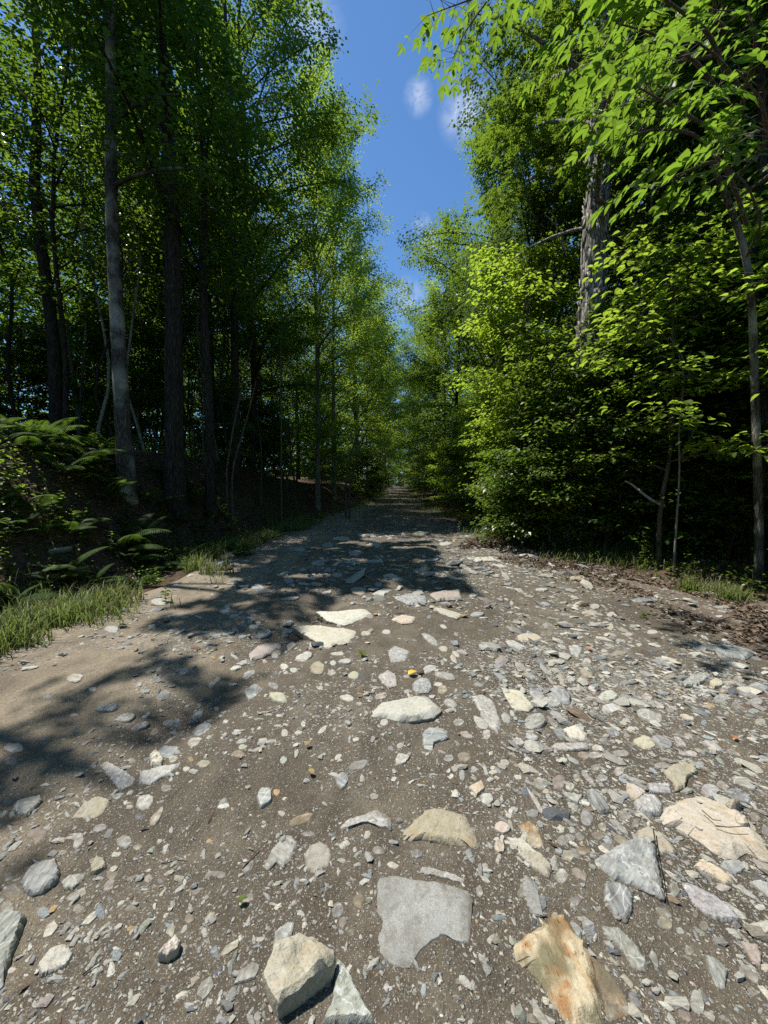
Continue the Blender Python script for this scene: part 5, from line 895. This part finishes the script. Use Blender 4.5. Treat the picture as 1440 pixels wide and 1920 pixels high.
# a dead crooked stem beside the hickory
def bare(name, pts, r0, label, mat='dead_wood', cat='branch', sides=7):
    P = np.array([at(*a) for a in pts]); foot = surf(P[0][0], P[0][1])
    if cat == 'tree stem' and -.3 < P[0][2]-foot < 1.6: P = np.vstack([[P[0][0], P[0][1], foot-.12], P])
    n = max(8, 3*len(P)); s_ = np.linspace(0, 1, len(P)); f = np.linspace(0, 1, n); Q = np.stack([np.interp(f, s_, P[:, i]) for i in range(3)], -1); Q[1:-1] = (Q[:-2]+Q[1:-1]*2+Q[2:])/4; c = Q[0].copy()
    g = Geo(); g.tube(Q-c, np.linspace(r0, r0*.45, n), sides); tag(obj(name, g.build(name, True), M[mat], None, c), label, cat)
bare('crooked_stem', [(1425, 1030, 5.2), (1416, 760, 5.2), (1412, 600, 5.1), (1400, 480, 5.0), (1375, 400, 4.9), (1350, 340, 4.8), (1335, 310, 4.7)], .055, 'pale crooked tree stem rising in front of the hickory at the right border', 'bark_grey', 'tree stem')
bare('fallen_branch', [(1245, 948, 6.4), (1225, 940, 6.4), (1205, 925, 6.5), (1185, 908, 6.6), (1172, 902, 6.7)], .028, 'crooked pale branch lying in dark undergrowth right of the shaggy barked tree')
bare('bare_stem', [(1268, 985, 6.0), (1275, 880, 6.0), (1272, 800, 6.1), (1285, 700, 6.2), (1258, 620, 6.3)], .018, 'thin bare grey stem standing in the shade right of the shaggy barked tree', 'bark_pale', 'tree stem')
bare('bare_stem', [(1276, 860, 6.1), (1300, 810, 6.1), (1318, 770, 6.2)], .014, 'short pale forked stem leaning to the right in the shade under the saplings', 'bark_pale', 'tree stem')
bare('bare_stem', [(1300, 720, 6.2), (1275, 660, 6.2), (1255, 630, 6.3)], .016, 'slanting grey stick caught among layered saplings on the right', 'bark_pale', 'tree stem')
for pts, lb in (([(424, 880, 10), (440, 790, 10), (455, 720, 10.2), (472, 640, 10.4)], 'thin pale stem leaning right, leftmost of two stems past the slimmer dark trunk'), ([(434, 882, 10), (462, 790, 10.2), (480, 715, 10.3)], 'thin pale stem leaning right, rightmost of two stems past the slimmer dark trunk'),
                ([(527, 900, 11.5), (528, 800, 11.5), (525, 720, 11.6), (528, 600, 11.8)], 'upright thin grey stem in the dark left wood, nearer the road'), ([(648, 905, 15), (660, 840, 15), (682, 790, 15.2)], 'pale leaning stem at the left verge far up the road, left of a twin'), ([(655, 908, 15), (672, 850, 15), (690, 800, 15.2)], 'pale leaning stem at the left verge far up the road, right of a twin'),
                ([(148, 775, 11), (140, 720, 11), (132, 670, 11), (126, 600, 11.2)], 'pale sunlit stem deep in the wood left of the grey barked tree')):
    bare('bare_stem', pts, .03 if 'thin' in lb else .045 if 'deep' not in lb else .09, lb, 'stem', 'tree stem')
# small things lying on the road
def fallen(u, v, L, mat, label, rz, wid=.34):
    p = on_ground(u, v); g = Geo(); g.leaves([[0, 0, .012]], [[1, 0, .15]], [[.25, .3, 1]], [L], wid, 1, .2); o = obj('fallen_leaf', g.build('fallen_leaf'), mat, None, (p[0], p[1], surf(p[0], p[1])+.006)); o.rotation_euler = (.2, -.1, rz); tag(o, label, 'leaf')
fallen(765, 1269, .075, M['leaf_yellow'], 'bright yellow fallen leaf beyond the big white stone', .5, .42); fallen(683, 1234, .08, M['leaf_bright'], 'green fallen leaf beyond the white stones, left of the yellow leaf', 2.2)
fallen(572, 1404, .04, M['leaf_dull'], 'pale yellow leaf scrap on bare soil left of the big white stone', 1.0); fallen(588, 1458, .04, M['leaf_dull'], 'torn yellow leaf scrap, the nearer one on the bare soil left of centre', 2.6)
fallen(446, 1697, .035, M['leaf_bright'], 'tiny yellow green leaf on the soil at the lower left', .3); fallen(1052, 1152, .07, M['leaf_rust'], 'rust brown leaf on the road right of the pale ledge', 0); fallen(1376, 1391, .035, M['leaf_rust'], 'orange leaf in the rubble at the right edge', .8)
fallen(1110, 1223, .06, M['leaf_rust'], 'orange leaf by the three-cornered grey slab', 2.4); fallen(977, 1271, .045, M['leaf_dull'], 'dull yellow leaf beside a blue slate chip in mid road', .2); fallen(1208, 1155, .07, M['leaf_bright'], 'single green leaf standing in the leaf litter at the right', 1.5)
def twig(pts, r_, label, mat='stem'):
    P = np.array([on_ground(u, v)+np.array([0, 0, h]) for u, v, h in pts]); c = P[0].copy(); g = Geo(); g.tube(P-c, np.linspace(r_, r_*.6, len(P)), 5); tag(obj('twig', g.build('twig', True), M[mat], None, c), label, 'twig')
twig([(1224, 1571, .04), (1230, 1610, .03), (1238, 1650, .03), (1247, 1695, .02)], .0025, 'dark twig lying over the corner of the rust-spotted blue-grey rock', 'bark_dark')
twig([(1340, 1570, .05), (1365, 1575, .056), (1395, 1573, .056)], .0025, 'short dark twig on top of the cream streaked boulder', 'stem'); twig([(1315, 1540, .05), (1335, 1560, .055), (1350, 1562, .055)], .0025, 'curved dark twig across the middle of the cream streaked boulder', 'stem')
twig([(302, 1620, .004), (330, 1612, .012), (350, 1615, .004)], .002, 'thin pale straw on the bare soil left of centre', 'dead_wood'); twig([(455, 1630, .004), (485, 1595, .012)], .003, 'short brown twig beside a pale chip left of the ragged slate'); twig([(1280, 1190, .01), (1370, 1160, .02), (1440, 1175, .01)], .006, 'long thin dark stick lying in the leaf litter at the right', 'bark_dark')
twig([(155, 1830, .004), (190, 1808, .012)], .002, 'thin dark twig on the soil right of the lumpy white stone', 'bark_dark'); twig([(390, 1545, .004), (402, 1528, .012)], .002, 'tiny dark twig on bare soil beyond the pale straw', 'bark_dark')

# ------------------------------------------------------------------ labels from where things stand
def ordinal(k): return ('', 'second ', 'third ', 'fourth ', 'fifth ', 'sixth ', 'seventh ', 'eighth ', 'ninth ', 'tenth ', 'eleventh ', 'twelfth ')[k] if k < 12 else f'{k+1}th '
def side_of(d):
    if abs(d[0]) > abs(d[1])*1.15: return 'right of' if d[0] > 0 else 'left of'
    return 'below' if d[1] > 0 else 'beyond'
def auto(items, anchors, above='beyond'):
    """items: (object, description, pixel). The words: description, side, anchor; ranks when several agree"""
    groups = {}
    for o, ds, p in items:
        p = np.array(p); k = min(range(len(anchors)), key=lambda i: np.linalg.norm((p-anchors[i][0])*(1, 1.3))); d = p-anchors[k][0]
        groups.setdefault((ds, side_of(d), k), []).append((np.linalg.norm(d), o))
    for (ds, sd, k), lst in groups.items():
        lst.sort(key=lambda q: q[0])
        for i, (_, o) in enumerate(lst):
            o['label'] = f"{ordinal(i)}{'nearest ' if 0 else ''}{ds} {sd if sd != 'beyond' else above} {anchors[k][1]}".replace('  ', ' ')
loose = [s for s in STONES if not s[0].get('label')]
sz = sorted(px_size(s) for s in loose); lo, hi = sz[len(sz)//3], sz[2*len(sz)//3]
items = []
for o, col, size, asp, px, h in loose:
    ps = px_size([o, col, size]); w = 'small ' if ps < lo else 'larger ' if ps > hi else ''
    form = 'long narrow' if asp > 2.2 else 'oval' if asp > 1.5 else 'roundish'
    items.append((o, f"{w}{form} {CWORD[col]} stone", px))
auto(items, ANCHORS)
TANCH = [(np.array(proj(tuple(e.location)))*[1, 0]+[0, 760], nm) for e, nm in ((TA, 'the grey barked tree'), (TB, 'the thick dark trunk'), (TC_, 'the slimmer dark trunk'), (TS, 'the shaggy barked tree'), (HK, 'the hickory tree'))]+[(np.array([745, 905]), 'the far end of the road')]
auto([(e, ds, (proj(pt)[0], 760 if abs(proj(pt)[0]-745) > 130 else 905)) for e, ds, pt in BIG], TANCH, 'beside')
auto([(e, ds, proj(pt)) for e, ds, pt in THINGS], TANCH[:5]+[(np.array(proj(tuple(e.location))), nm) for e, nm in []]+ANCHORS[-40:], 'up from')
